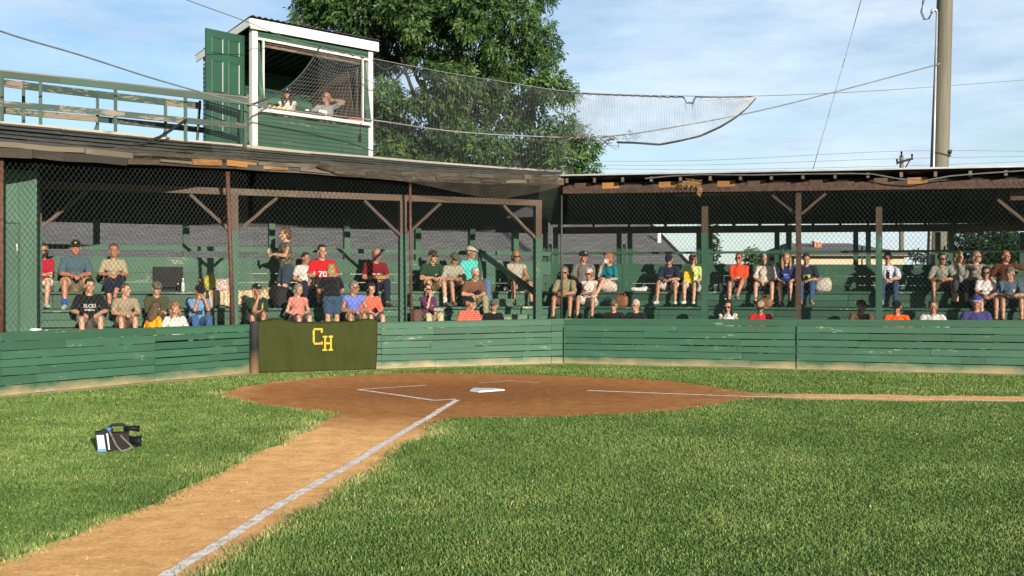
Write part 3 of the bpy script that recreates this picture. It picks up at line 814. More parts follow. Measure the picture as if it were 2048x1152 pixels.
for x, y in ((1290, 357), (1340, 352), (1400, 349), (1500, 350), (1600, 348), (1700, 347), (1745, 348), (1800, 358), (1850, 361), (1900, 352), (1960, 347), (2050, 341)):
    p, s = ray_hit(x, FR_.A-FR_.n*.23, FR_.u); pts.append(P(x, y, p.y))
tag(MB().tube(pts, .012, 5).build('eave_cable', M['cable']), 'grey loose cable looping along the eave of the metal roof', 'cable')
# straw bird nest on the beam
mb = MB(); c = P(1380, 371, ray_hit(1380, FR_.A-FR_.n*.03, FR_.u)[0].y)
for k in range(170):
    a = rs.uniform(0, 6.28); q = c+FR_.u*rs.gauss(0, .09)+Z*abs(rs.gauss(0, .035))+FR_.n*rs.uniform(-.05, .02)
    dr = (FR_.u*math.cos(a)+Z*math.sin(a)*.35+FR_.n*rs.uniform(-.3, .3)).normalized()*rs.uniform(.05, .12)
    mb.tube([q-dr, q+dr*.2+Z*rs.uniform(-.01, .02), q+dr], .004, 3)
for k in range(8): mb.tube([c+FR_.u*(.1+k*.006), c+FR_.u*(.16+.01*k)-Z*.07, c+FR_.u*(.12+.008*k)-Z*(.15+.01*k)], .003, 3)
tag(mb.build('bird_nest', plain('straw', (.22, .14, .06), .9, .4, 20)), 'straw bird nest on the rusty beam under the metal roof', 'nest')

# aisle with half steps and a sloping handrail
sA, sB = FC_.s_of(958, .9), FC_.s_of(1058, .9)
mb = MB()
for k in range(4):
    o0 = OFF[k]-.02; z = LEV[k]-.155
    mb.bar(FC_.at(sA+.25, o0-.16, z-.02), FC_.at(sB+.25, o0-.16, z-.02), .32, .04, Z, .5)
    zl = (LEV[k-1] if k else 0)+.004
    mb.bar(FC_.at(sA+.25, o0-.30, (z-.045+zl)/2), FC_.at(sB+.25, o0-.30, (z-.045+zl)/2), .02, z-.045-zl, Z, .4)
GSL.part(mb, 'aisle_steps', M['aisle'])
pa, pb = ray_hit(945, FC_.A+FC_.n*2.6, FC_.u)[0], ray_hit(1072, FC_.A+FC_.n*.62, FC_.u)[0]
mb = MB(); mb.bar(P(958, 503, pa.y), P(1074, 588, pb.y), .05, .11, Z); GSL.part(mb, 'handrail', M['green_dk'])
mb = MB(); q = P(960, 504, pa.y); mb.bar(Vector((q.x, q.y, 1.37)), q, .06, .06, FC_.u); GSL.part(mb, 'handrail_post', M['green_dk'])

# plank closet at the left end of the stand
CL = Rooted('ticket_closet', P(30, 660, 14.6).xy.to_3d(), 'tall green plank closet with a door at the left end of the stand', 'closet')
d0 = 14.6
FCL = Frame2(P(74, 0, d0).xy.to_3d()-uC*4.0, uC)
mb = MB()
for k in range(17):
    mb.bar(FCL.at(4.0-k*.24-.12, 0, 0), FCL.at(4.0-k*.24-.12, 0, 3.1), .237, .024, FCL.n, rs.random())
CL.part(mb, 'front_boards', M['green'])
mb = MB(); mb.bar(FCL.at(3.985, .015, 1.6), FCL.at(3.985, 2.6, 1.6), .024, 3.2, Z); CL.part(mb, 'side_boards', M['green'])
dx = FCL.s_of(36)
mb = MB(); mb.bar(FCL.at(dx-.84, -.03, 1.32), FCL.at(dx, -.03, 1.32), .024, 1.96, Z); CL.part(mb, 'door', M['green'])
mb = MB(); mb.bar(FCL.at(dx+.02, -.022, .33), FCL.at(dx+.02, -.022, 2.33), .024, .02, FCL.u); mb.bar(FCL.at(dx-.86, -.022, 2.345), FCL.at(dx+.03, -.022, 2.345), .02, .024, Z); CL.part(mb, 'door_frame', M['green_dk'])
for zz in (.75, 2.0):
    mb = MB(); mb.bar(FCL.at(dx-.01, -.05, zz-.05), FCL.at(dx-.01, -.05, zz+.05), .03, .012, FCL.u); CL.part(mb, 'hinge', M['whitepaint'])

# ---------------------------------------------------------------- chain-link fences
def chain_fence(fr, s0, s1, zlo, zhi, label, posts, pitch=.082, o=.02):
    RT = Rooted('chain_link_fence', fr.at((s0+s1)/2, o), label, 'fence')
    mb = MB(); H_ = 4.6; n0 = int((s0-H_)/pitch)-1; n1 = int((s1+H_)/pitch)+1
    slope = .80                                             # ds per dz
    for sg in (1, -1):
        for k in range(n0, n1+1):
            c = k*pitch
            pts = []; z = .2; zz = []
            st = .10
            q = 0
            while z < 4.2:
                s = c+sg*slope*z
                if s0 <= s <= s1:
                    f = (s-s0)/(s1-s0)
                    if zlo(s) <= z <= zhi(s): pts.append(fr.at(s+.004*math.sin(s*1.3+z*2.1), o+sg*.0022+.012*math.sin(s*.9)*math.sin(z*1.4), z))
                z += st
            if len(pts) > 1: mb.tube(pts, .0022, 4, .5, 0, False)
    RT.part(mb, 'wire_mesh', M['chain'])
    for (sp, so, zt, rad, mt, ln_) in posts:
        mb = MB(); mb.tube([fr.at(sp, o-.02, .78), fr.at(lerp(sp, so, .5), o-.02, lerp(.8, zt, .5)), fr.at(so, o-.02, zt)], rad, 8); RT.part(mb, 'fence_post', M[mt], True)
    return RT
def eave_z_left(s):
    p = FL_.at(s); return eave_at(p.x/p.y*F+1024).z-.10
def eave_z_c(s):
    p = FC_.at(s); return eave_at(max(501, p.x/p.y*F+1024)).z-.10
sl3, sc1, sc2 = FL_.s_of(3), FC_.s_of(467), FC_.s_of(823)
chain_fence(FL_, LL-6.6, LL, lambda s: .80, eave_z_left, 'chain-link fence above the left wing of the green wall', [(sl3, sl3, 3.15, .028, 'rustpipe', 0), (FL_.s_of(466), FL_.s_of(455), 3.33, .036, 'rustpipe', 0)])
chain_fence(FC_, 0.02, LC-.01, lambda s: .80, eave_z_c, 'chain-link fence above the middle run of the green wall', [(sc2, FC_.s_of(820), 3.3, .024, 'rustpipe', 0), (LC-.04, LC-.04, 3.2, .022, 'pipe_dk', 0)])
chain_fence(FR_, .02, LR, lambda s: .85, lambda s: lerp(3.31, 3.14, s/9)+.06, 'chain-link fence above the right wing of the green wall', [(LR-3, LR-3, 3.1, .028, 'rustpipe', 0)], .078)

# ---------------------------------------------------------------- railings on the deck
def railing(name_label, posts, rails, far=False):
    RT = Rooted('deck_railing', posts[0][0], name_label, 'railing')
    for a, b_, w_ in posts:
        mb = MB(); mb.bar(a, b_, w_, .05, FC_.u); RT.part(mb, 'post', M['green_dk'])
    for pts, h, mt in rails:
        mb = MB()
        for a, b_ in zip(pts[:-1], pts[1:]): mb.bar(a, b_, .035, h, Z)
        RT.part(mb, 'rail', M[mt])
    return RT
def rd(px): return lerp(15.75, 17.35, px/495)
fp = [(-330, 96, 205), (-165, 119, 228), (4, 146, 256), (81, 153, 266), (231, 170, 279), (371, 186, 288), (490, 197, 297)]
posts = [(P(x, yb_, rd(x)), P(x, yt, rd(x)), .085 if x != 4 else .10) for x, yt, yb_ in fp]
top = [P(x, y, rd(x)-.03) for x, y in ((-340, 104), (4, 149), (120, 161), (250, 175), (371, 189), (495, 204))]
cap = [P(x, y, rd(x)) for x, y in ((-340, 93), (4, 141.5), (120, 154), (250, 168), (371, 182), (495, 195))]
mid = [P(x, y, rd(x)-.03) for x, y in ((-340, 163), (4, 208), (120, 217), (250, 229), (371, 241), (495, 253))]
railing('weathered green railing along the front edge of the roof deck', posts, [(top, .10, 'green_dk'), (cap, .03, 'wood_gray'), (mid, .095, 'green_worn')])
def rb(px): return lerp(16.6, 18.6, px/400)
bp = [(-280, 122, 232), (-120, 140, 250), (47, 163, 268), (195, 182, 284), (331, 199, 297)]
posts = [(P(x, yb_, rb(x)), P(x, yt, rb(x)), .085) for x, yt, yb_ in bp]
top = [P(x, y, rb(x)-.03) for x, y in ((-290, 127), (45, 171), (195, 189), (331, 204), (402, 212))]
mid = [P(x, y, rb(x)-.03) for x, y in ((-290, 192), (45, 225), (195, 238), (331, 252), (420, 262))]
RB = railing('paint-stripped railing along the back edge of the roof deck, seen through the front one', posts, [(top, .12, 'green_worn'), (mid, .10, 'green_worn')])
for x in (195, 331):
    mb = MB(); mb.bar(P(x-14, 284+(x-195)*.09, rb(x)-.1), P(x, 250+(x-195)*.09, rb(x)+.05), .06, .05, FC_.u); RB.part(mb, 'kick_brace', M['green'])
mb = MB(); p0 = P(402, 285, 17.9)
mb.bar(P(394, 287, 18.2), P(400, 202, 18.2), .09, .04, FC_.u); 
tag(mb.build('leaning_board', M['wood']), 'bare brown board standing beside the open booth door', 'board')
# black hose hanging off the railing onto the roof
hp = [(200, 297, 15.9), (250, 293.5, 15.75), (285, 287, 15.8), (320, 274, 16.1), (345, 258, 16.5), (372, 240, 16.85)]
tag(MB().tube([P(*q) for q in hp], .024, 6).build('black_hose', M['black'], None, True), 'black hose sagging from the railing down onto the eave', 'hose')
# ---------------------------------------------------------------- press booth on the roof deck
BL_, BR_ = P(505, 0, 17.8), P(745, 0, 19.6)
A0 = Vector((BL_.x, BL_.y, 0)); uB = (Vector((BR_.x, BR_.y, 0))-A0); WB = uB.length; uB.normalize()
FB = Frame2(A0, uB); DB = 1.75; ZB, ZT, ZS = 3.90, 6.00, 4.53
PB = Rooted('press_booth', FB.at(WB/2, DB/2, ZB), 'small green press booth with white trim standing on the grandstand roof', 'booth')
def siding(name, f0, f1, z0, z1, mat, rows, o=0.0, fr=FB):
    mb = MB(); h = (z1-z0)/rows
    for k in range(rows):
        mb.bar(fr.at(f0, o+.004, z0+h*(k+.5)), fr.at(f1, o+.004, z0+h*(k+.5)), .02, h-.004, (fr.n*.16+Z).normalized())
    return PB.part(mb, name, mat)
M['siding'] = wood_paint('booth_siding', (.024, .068, .042), (.15, .18, .13), .42, .12)
siding('front_siding', .10, WB-.10, ZB, ZS-.04, M['siding'], 8)
siding('front_header', .10, WB-.10, 5.80, ZT-.06, M['siding'], 2)
for a, b_ in ((.10, .19), (WB-.21, WB-.10)): siding('front_jamb_siding', a, b_, ZS+.04, 5.79, M['siding'], 1)
FBs = Frame2(FB.at(0, DB), (FB.at(0, 0)-FB.at(0, DB)).normalized())    # left side, running forwards
siding('side_siding', .0, .80, ZB, ZT-.1, M['siding'], 24, 0, FBs)
siding('side_siding', .80, DB-.06, 5.94, ZT-.03, M['siding'], 1, 0, FBs)
FBr = Frame2(FB.at(WB, 0), nrm(uB)); siding('side_siding', .0, DB, ZB, ZT-.05, M['siding'], 24, 0, FBr)
mb = MB(); mb.bar(FB.at(0, DB, (ZB+ZT)/2-.06), FB.at(WB, DB, (ZB+ZT)/2-.06), .03, ZT-ZB-.12, Z); PB.part(mb, 'back_wall', M['green_dk'])
def post(s, o, w=.105, z0=ZB-.03, z1=ZT):
    mb = MB(); mb.bar(FB.at(s, o, z0), FB.at(s, o, z1), w, w, FB.u); PB.part(mb, 'corner_post', M['whitepaint'])
post(.045, .045); post(WB-.045, .045); post(.045, DB-.045, .105, ZB, ZT-.15); post(WB-.045, DB-.045, .105, ZB, ZT-.15)
mb = MB(); mb.bar(FB.at(.10, -.05, ZS), FB.at(WB-.10, -.05, ZS+.01), .17, .06, Z); PB.part(mb, 'counter', M['whitepaint'])
mb = MB(); mb.bar(FB.at(.10, .0, 5.785), FB.at(WB-.10, .0, 5.785), .03, .04, Z)
mb.bar(FB.at(.21, .0, ZS+.035), FB.at(.21, .0, 5.76), .035, .03, FB.u); mb.bar(FB.at(WB-.23, .0, ZS+.035), FB.at(WB-.23, .0, 5.76), .035, .03, FB.u); PB.part(mb, 'window_trim', M['whitepaint'])
mb = MB(); mb.bar(FB.at(.23, .09, 5.70), FB.at(WB-.25, .09, 5.70), .05, .045, Z); PB.part(mb, 'window_head', M['wood_gray'])
mb = MB(); mb.bar(FB.at(.23, .06, 5.745), FB.at(WB-.25, .06, 5.745), .05, .03, Z); PB.part(mb, 'window_track', M['rust'])
# roof with a deep white fascia
mb = MB(); z0, z1 = 6.12, 5.78
pts = [FB.at(-.10, -.10, z0+.02), FB.at(WB+.10, -.10, z0+.06), FB.at(WB+.10, DB+.15, z1), FB.at(-.10, DB+.15, z1)]
prev = None; ns = 46
for k in range(ns+1):
    t = k/ns; am = Z*(.012*(1 if k % 2 else -1))
    cur = (pts[0].lerp(pts[1], t)+am, pts[3].lerp(pts[2], t)+am)
    if prev: mb.quad_pts([prev[0], cur[0], cur[1], prev[1]], None, .5)
    prev = cur
rf = PB.part(mb, 'roof', M['pipe_dk']); sol = rf.modifiers.new('t', 'SOLIDIFY'); sol.thickness = .012
mb = MB(); mb.bar(FB.at(-.085, -.075, 6.005), FB.at(WB+.085, -.075, 6.045), .025, .175, Z); PB.part(mb, 'fascia', M['whitepaint'])
for ss in (-.085, WB+.085):
    mb = MB(); mb.bar(FB.at(ss, -.06, 6.03), FB.at(ss, DB+.13, z1-.075), .02, .13, Z); PB.part(mb, 'side_fascia', M['whitepaint'])
mb = MB(); mb.quad_pts([FB.at(0, 0, 5.86), FB.at(WB, 0, 5.86), FB.at(WB, DB, 5.64), FB.at(0, DB, 5.64)]); PB.part(mb, 'ceiling', M['underside_shade'])
mb = MB()
for k in range(13): mb.bar(FB.at(.2+k*.18, .1, 5.83), FB.at(.2+k*.18, DB-.05, 5.635), .04, .025, Z)
PB.part(mb, 'ceiling_ribs', M['green_dk'])
mb = MB(); mb.bar(FB.at(.05, .1, ZB+.02), FB.at(WB-.05, .1, ZB+.02), .02, .04, Z); mb.quad_pts([FB.at(0, 0, ZB+.02), FB.at(WB, 0, ZB+.02), FB.at(WB, DB, ZB+.02), FB.at(0, DB, ZB+.02)]); PB.part(mb, 'floor', M['wood'])
siding('inner_back_boards', .1, WB-.1, ZB+.05, 5.15, M['green'], 10, DB-.06)
siding('inner_right_panel', 0.35, DB-.05, ZB+.05, 5.6, M['wood'], 1, .06, Frame2(FB.at(WB-.12, 0), nrm(uB)))
for k, oo in enumerate((.25, .62, .95)):
    mb = MB(); mb.bar(FB.at(WB-.16, oo, ZB), FB.at(WB-.16, oo, 5.66), .05, .09, FB.u); PB.part(mb, 'stud', M['wood'] if k else M['beam_dk'])
# open casement on the right side of the booth room
mb = MB(); wc = P(667, 157, 20.3)
for dx, dz, w_, h_ in ((-.115, 0, .025, .34), (.125, 0, .05, .36), (0, .17, .23, .025), (0, -.17, .23, .03), (-.0, 0, .015, .34)):
    mb.box(wc+FB.u*dx*.9+Z*dz, Z*h_/2, FB.u*w_/2, FB.n*.02)
PB.part(mb, 'casement_frame', M['wood_white'])
mb = MB(); mb.box(FB.at(.30, DB-.12, 5.18), FB.u*.10, FB.n*.03, Z*.11); PB.part(mb, 'speaker_box', M['wood_gray'])
mb = MB(); mb.box(FB.at(.95, DB-.11, 5.03), FB.u*.30, FB.n*.02, Z*.10); PB.part(mb, 'wall_board', M['wood_gray'])
# door leaf, open
hx, lx = P(488, 0, 18.0), P(411, 0, 17.45)
A = Vector((lx.x, lx.y, 0)); Bv = Vector((hx.x, hx.y, 0)); FD = Frame2(A, (Bv-A).normalized()); WD = (Bv-A).length
zd0, zd1 = 3.87, 5.86
M['door'] = plain('door_paint', (.013, .056, .034), .42, .12, 3)
mb = MB(); mb.bar(FD.at(0, 0, (zd0+zd1)/2), FD.at(WD, 0, (zd0+zd1)/2), .035, zd1-zd0, Z); dr = PB.part(mb, 'door', M['door'])
dr['label'] = 'dark green panelled door standing open'
hgt = zd1-zd0
for (y0, y1) in ((.80, .935), (.46, .745), (.12, .40)):
    for (x0, x1) in ((.14, .45), (.57, .88)):
        mb = MB(); c0 = FD.at((x0+x1)/2*WD, -.0175, zd0+(y0+y1)/2*hgt); hw, hh = (x1-x0)/2*WD, (y1-y0)/2*hgt
        o_ = lambda a, b_, n: c0+FD.u*hw*a+Z*hh*b_-FD.n*n
        ring = [(-1, -1), (1, -1), (1, 1), (-1, 1)]
        for k in range(4):
            a, b_ = ring[k], ring[(k+1) % 4]
            mb.quad_pts([o_(*a, .001), o_(*b_, .001), o_(b_[0]*.88, b_[1]*.93, .012), o_(a[0]*.88, a[1]*.93, .012)])
            mb.quad_pts([o_(a[0]*.88, a[1]*.93, .012), o_(b_[0]*.88, b_[1]*.93, .012), o_(b_[0]*.74, b_[1]*.86, .004), o_(a[0]*.74, a[1]*.86, .004)])
        mb.quad_pts([o_(a[0]*.74, a[1]*.86, .004) for a in ring])
        po = PB.part(mb, 'door_panel', M['door'], parent=dr); po.location = -Vector((0, 0, 0))
mb = MB(); mb.ell(FD.at(.055, -.05, zd0+.44*hgt), (.028, .028, .028)); mb.cone(FD.at(.055, -.015, zd0+.44*hgt), .014, FD.at(.055, -.05, zd0+.44*hgt), .012); PB.part(mb, 'door_knob', plain('brass', (.55, .4, .15), .3, .1, 5, .8), True, parent=dr)
# things in the booth
def thing_mb(mb, name, mat, label, cat, smooth=False, group=None):
    return tag(mb.build(name, mat, None, smooth), label, cat, group)
mb = MB(); c = FB.at(.46, DB-.10, 4.93)
for sg in (-1, 1):
    pts = [c+FB.u*(sg*.10+.075*math.cos(a))+Z*.05*math.sin(a) for a in [k*math.pi/6 for k in range(13)]]
    mb.tube(pts, .016, 6)
mb.tube([c-FB.u*.03, c+FB.u*.03], .014, 6); mb.tube([c-FB.u*.18+Z*.02, c-FB.u*.24+Z*.06], .014, 6); mb.tube([c+Z*.03, c+Z*.09], .03, 6)
thing_mb(mb, 'novelty_glasses', M['white'], 'oversized white novelty sunglasses hanging on the booth wall', 'decoration', True)
mb = MB(); c = FB.at(.27, DB-.18, 4.6); mb.tube([c+Z*.42, c+Z*.16], .018, 6); mb.box(c+Z*.08, FB.u*.05, FB.n*.02, Z*.10)
thing_mb(mb, 'hand_broom', M['rust'], 'red handled broom hanging at the left of the booth', 'broom')
mb = MB()
for k in range(5):
    cc = FB.at(.34+k*.085, -.02+.02*(k % 2), ZS+.075); mb.ell(cc, (.05, .045, .05), None, 10, 6)
thing_mb(mb, 'bread_loaf', plain('tan_crust', (.55, .38, .18), .7, .3, 14), 'tan rounded bundle at the left end of the booth counter', 'bundle', True)
for k, (ss, hh, mt, lb) in enumerate(((1.12, .16, 'white', 'white paper cup on the booth counter beside the woman in white'), (1.36, .10, 'black', 'dark binder propped on the booth counter'), (1.47, .15, 'white', 'white scorecard standing beside the seated man in the booth'))):
    mb = MB()
    if k == 0: mb.cone(FB.at(ss, .02, ZS+.032), .03, FB.at(ss, .02, ZS+.032+hh*.7), .04)
    else: mb.box(FB.at(ss, .05, ZS+.034+hh/2), FB.u*.09, (FB.n*.9+Z*.3).normalized()*.012, (Z*.95-FB.n*.3).normalized()*hh/2)
    thing_mb(mb, ('paper_cup', 'binder', 'scorecard')[k], M[mt], lb.replace('the woman in white', 'the person in a white tank top').replace('the seated man', 'the person in grey'), ('cup', 'binder', 'card')[k])
mb = MB(); c = FB.at(1.2, -.07, ZS+.066); mb.box(c, FB.u*.17, FB.n*.03, Z*.032)
for sg in (-1, 1): mb.tube([c+FB.u*.2*sg-FB.n*.03, c+FB.u*.2*sg+FB.n*.03], .034, 10)
thing_mb(mb, 'speaker', M['plastic'], 'black portable radio on the outer booth counter', 'radio')
mb = MB(); mb.box(FB.at(WB-.45, -.06, ZS+.055), FB.u*.16, FB.n*.03, Z*.018); thing_mb(mb, 'clipboard', plain('red_plastic', (.5, .07, .05), .5, .2), 'red clipboard at the right end of the booth counter', 'clipboard')

# ---------------------------------------------------------------- cables
def wire(pts, rad, label, mat='cable', n=40, name='cable'):
    pts = [Vector(p) for p in pts]; out = []                    # Catmull-Rom
    for i in range(len(pts)-1):
        p0, p1, p2, p3 = pts[max(i-1, 0)], pts[i], pts[i+1], pts[min(i+2, len(pts)-1)]
        for k in range(n//max(1, len(pts)-1)+1):
            t = k/(n//max(1, len(pts)-1)+1)
            out.append(.5*((2*p1)+(p2-p0)*t+(2*p0-5*p1+4*p2-p3)*t*t+(3*p1-p0-3*p2+p3)*t**3))
    out.append(pts[-1])
    tag(MB().tube(out, rad, 5).build(name, M[mat], None, True), label, 'cable'); return out
C1 = [(-260, -35, 12.0), (0, 62, 13.6), (160, 110, 14.8), (330, 164, 16.1), (500, 209, 17.0), (620, 226, 17.6), (745, 240, 18.1), (900, 262, 18.5), (1050, 272, 18.7), (1200, 274, 18.9), (1350, 254, 19.5), (1560, 212, 20.6), (1872, 130, 22.3)]
C1w = wire([P(*q) for q in C1], .013, 'heavy steel cable from the left past the booth up to the big pole', n=60)
C2 = [(300, -35, 14.5), (375, 0, 15.2), (490, 42, 16.6), (565, 73, 17.6), (640, 97, 18.25), (720, 112, 18.6), (870, 141, 18.8), (1010, 164, 18.9), (1150, 184, 19.0), (1330, 191, 19.2), (1513, 192, 19.4), (1760, 181, 24.0), (2048, 160, 29), (2200, 148, 32)]
C2w = wire([P(*q) for q in C2], .007, 'thin cable carrying the upper edge of the backstop net', n=60)
wire([P(1765, -200, 25), P(1722, 0, 25), P(1626, 338, 24.5)], .009, 'thin straight guy wire slanting down to the metal roof', n=6)
for k, ys in enumerate(((306, 322, 332), (318, 322, 318), (330, 326, 310))):
    wire([P(1100, 322+k*7, 70), P(1400, 321+k*9, 66), P(1803, ys[0]-4+k*3, 62), P(2120, 304+k*8, 60)], .012, ['top', 'middle', 'lowest'][k]+' of the three far power lines behind the right stand', n=12, name='power_line')

# ---------------------------------------------------------------- backstop net
def net_surface(fn, nu, nv, name, mat, RT, rad, su=1, diag=False):
    mb = MB()
    for i in range(nu+1):
        mb.tube([fn(i/nu, j/(nv//su)) for j in range(nv//su+1)], rad, 3, .5, 0, False)
    for j in range(nv+1):
        mb.tube([fn(i/(nu//su), j/nv) for i in range(nu//su+1)], rad, 3, .5, 0, False)
    return RT.part(mb, name, M[mat])
def interp(tab, x):
    for a, b_ in zip(tab[:-1], tab[1:]):
        if x <= b_[0]: t = max(0, (x-a[0])/(b_[0]-a[0])); return [lerp(a[k], b_[k], t) for k in range(1, len(a))]
    return list(tab[-1][1:])
NET = Rooted('backstop_net', P(1000, 230, 18.8), 'torn grey backstop net slung between two cables above the grandstand', 'net')
def top_edge(px):
    y, d = interp(C2, px); return P(px, y+3+2.5*math.sin(px*.11)*(px > 720), d-.02)
# curtain between the top cable and the lower cable
def curtain(u, v):
    px = lerp(640, 1232, u); y0, d0_ = interp(C2, px); y1, d1_ = interp(C1, px)
    pt, pb = P(px, y0+4, d0_), P(px-20*u, y1, d1_)
    return pt.lerp(pb, v)+Vector((0, -.22*math.sin(v*3.14)*(.6+.4*math.sin(u*9)), -.05*math.sin(v*3.14)*math.sin(u*23)))
net_surface(curtain, 96, 44, 'net_curtain', 'net', NET, .0010)
def tail(u, v):                                                # free swinging end to the right
    px = lerp(1150, 1512, u); y0, d0_ = interp(C2, px)
    yb = interp([(1150, 276), (1232, 283), (1280, 287.5), (1320, 288), (1360, 282.5), (1400, 271.5), (1440, 254.5), (1470, 236), (1495, 215), (1512, 195)], px)[0]
    pt, pb = P(px, y0+3+(12 if abs(px-1378) < 9 else 0), d0_), P(px, yb, lerp(18.9, d0_-.3, u))
    return pt.lerp(pb, v)+Vector((0, -.18*math.sin(v*3.14)-.07*math.sin(u*26+v*5)*v, 0))
net_surface(tail, 70, 46, 'net_tail', 'netlight', NET, .0026)
def lower(u, v):                                               # from the lower cable down to the eave
    px = lerp(420, 1140, u); y1, d1_ = interp(C1, px); pt = P(px, y1, d1_)
    e = eave_at(px+10)+Z*.02; pb = e+Vector((0, -.06, 0))
    q = pt.lerp(pb, v); m_ = math.sin(v*3.14)
    return q+Vector((0, -.12*m_, -.15*m_*v))
net_surface(lower, 110, 40, 'net_skirt', 'net', NET, .0010)
def left_net(u, v):                                            # draped over the open front of the booth
    a = P(500, 212, 17.05).lerp(P(642, 92, 18.3), v)+Vector((.10*math.sin(v*3.1), -.05, -.16*math.sin(v*3.14)))
    px = lerp(642, 735, v*.0+1*v) if False else lerp(735, 735, v)
    b_ = P(738, 240, 18.15).lerp(P(735, 114, 18.6), v)
    q = a.lerp(b_, u); return q+Vector((0, -.10*math.sin(u*3.14), -.22*math.sin(u*3.14)*v*(.7+.3*math.sin(v*9))))
net_surface(left_net, 24, 18, 'net_flap', 'net', NET, .0022)
def fold(u, v):                                                # heavy fold hanging below the eave
    px = lerp(640, 1118, u); e = eave_at(px)
    yb = interp([(640, 338), (700, 352), (760, 357), (830, 366), (900, 380), (960, 394), (1010, 396), (1060, 388), (1118, 372)], px)[0]
    pb = P(px, yb, e.y-.12); q = (e+Z*.03+Vector((0, -.06, 0))).lerp(pb, v)
    return q+Vector((.03*math.sin(v*7+u*20), -.07*math.sin(v*3.14)-.03*math.sin(u*33+v*4), 0))
net_surface(fold, 150, 18, 'net_fold', 'netold', NET, .0030)
def bunch(u, v):                                               # gathered net lying along the eave
    px = lerp(60, 1125, u); e = eave_at(px)
    return e+Vector((0, -.05+.02*math.sin(u*90), .05-.16*v+.025*math.sin(u*37+v*6)+.02*math.sin(u*83)))
net_surface(bunch, 300, 6, 'net_bunch', 'netold', NET, .0030)
ed = [tail(k/30, 1) for k in range(7, 31)]
mb = MB(); mb.tube(ed, .020, 6); NET.part(mb, 'edge_rope', M['rope'], True)
mb = MB(); mb.tube([tail(k/60, 0)+Z*.01*math.sin(k*2.2) for k in range(61)], .016, 5); NET.part(mb, 'top_rope', M['rope'], True)
mb = MB(); mb.tube([left_net(0, k/24) for k in range(25)], .018, 6); NET.part(mb, 'edge_rope', M['rope'], True)
mb = MB(); mb.tube([P(640+k*6, 93+k*1.4+4*math.sin(k*1.9), 18.35+k*.02) for k in range(17)], .016, 5); NET.part(mb, 'top_rope', M['rope'], True)
mb = MB(); rs = random.Random(21)
pts = []
for k in range(46):
    px = 745+k*9.0; y, d = interp(C2, px); sag = abs(math.sin(k*.62))*13*(1 if k < 40 else .4)
    pts.append(P(px, y+4+sag, d-.05))
mb.tube(pts, .011, 5); NET.part(mb, 'lacing_cord', M['rope'], True)
mb = MB()                                                      # tangle where the net snags on the lower cable
for k in range(60):
    px = rs.uniform(1090, 1260); y, d = interp(C1, px); pts = []
    q = P(px, y+rs.uniform(-4, 10), d-.05)
    for j in range(5): pts.append(q); q = q+Vector((rs.uniform(.02, .11)*rs.choice((-1, 1, 1)), rs.uniform(-.05, .05), rs.uniform(-.05, .04)))
    mb.tube(pts, .005, 3)
NET.part(mb, 'net_tangle', M['netold'])
for (x0, y0, x1, y1) in ((1222, 272, 1208, 298), (1235, 284, 1236, 297), (1212, 282, 1200, 292)):
    mb = MB(); mb.tube([P(x0, y0, 18.9), P((x0+x1)/2+2, (y0+y1)/2, 18.88), P(x1, y1, 18.9)], .007, 4); NET.part(mb, 'loose_cord', M['netold'])
mb = MB(); mb.tube([P(722, 246, 18.0), P(720, 262, 18.0), P(721, 271, 18.0)], .008, 4); mb.tube([P(720, 270, 17.98), P(719, 283, 17.98)], .03, 6); NET.part(mb, 'weight', M['plastic'])

# ---------------------------------------------------------------- poles
m, nt, b = new_mat('pole_wood'); g = coord(nt)
n1 = noise(nt, mapping(nt, g, (13, 13, .55)), 1, 6, .65); n2 = noise(nt, mapping(nt, g, (3, 3, .6)), 1, 4)
c = mix(nt, n1, (.045, .043, .036), (.215, .20, .165)); c = mix(nt, n2, mix(nt, 1.0, c, (.72, .74, .62), 'MULTIPLY'), c)
L(nt, c, b.inputs['Base Color']); b.inputs['Roughness'].default_value = .85; bump(nt, b, n1, .6, .02)
M['pole'] = m
pb, pt = P(1880, 300, 22.6), P(1895, -160, 22.6); dirp = (pt-pb).normalized()
base = pb-dirp*(pb.z/dirp.z); 
UP = Rooted('utility_pole', base, 'tall thick bare wooden utility pole rising behind the right stand', 'utility pole')
mb = MB(); mb.tube([base, base.lerp(pt, .25), base.lerp(pt, .5), base.lerp(pt, .75), pt], [.215, .203, .19, .172, .158], 20); UP.part(mb, 'shaft', M['pole'], True)
mb = MB(); q0, q1 = P(1867, 330, 22.42), P(1874, 24, 22.42); mb.tube([base+Vector((-.21, -.1, .0)), q0, q1], .026, 6); UP.part(mb, 'conduit', M['metal_roof'], True)
mb = MB(); mb.tube([q1, q1+Vector((-.03, 0, .05)), q1+Vector((-.09, 0, .05)), q1+Vector((-.12, 0, -.02))], .034, 7); UP.part(mb, 'weatherhead', M['metal_roof'], True)
mb = MB()
for k in range(2):
    o_ = Vector((-.03*k, 0, 0)); mb.tube([q1+Vector((-.11, 0, -.02)), q1+Vector((-.17, 0, -.15))+o_, q1+Vector((-.26, 0, -.17))+o_, q1+Vector((-.33, 0, .0))+o_, q1+Vector((-.30+.08*k, 0, .45)), q1+Vector((-.2+.1*k, .1, 1.1))], .010, 5)
UP.part(mb, 'drip_loop', M['rope'], True)
mb = MB()
for k in range(2):
    cc = P(1881.5, 311-k*2.2, 22.6); mb.tube([cc+Vector((.205*math.cos(a), .205*math.sin(a), .035*math.sin(a*2+k))) for a in [j*math.pi/9 for j in range(19)]], .012, 5)
mb.tube([P(1899, 306, 22.5), P(1901, 302, 22.4)], .04, 6); UP.part(mb, 'wire_wrap', M['rope'])
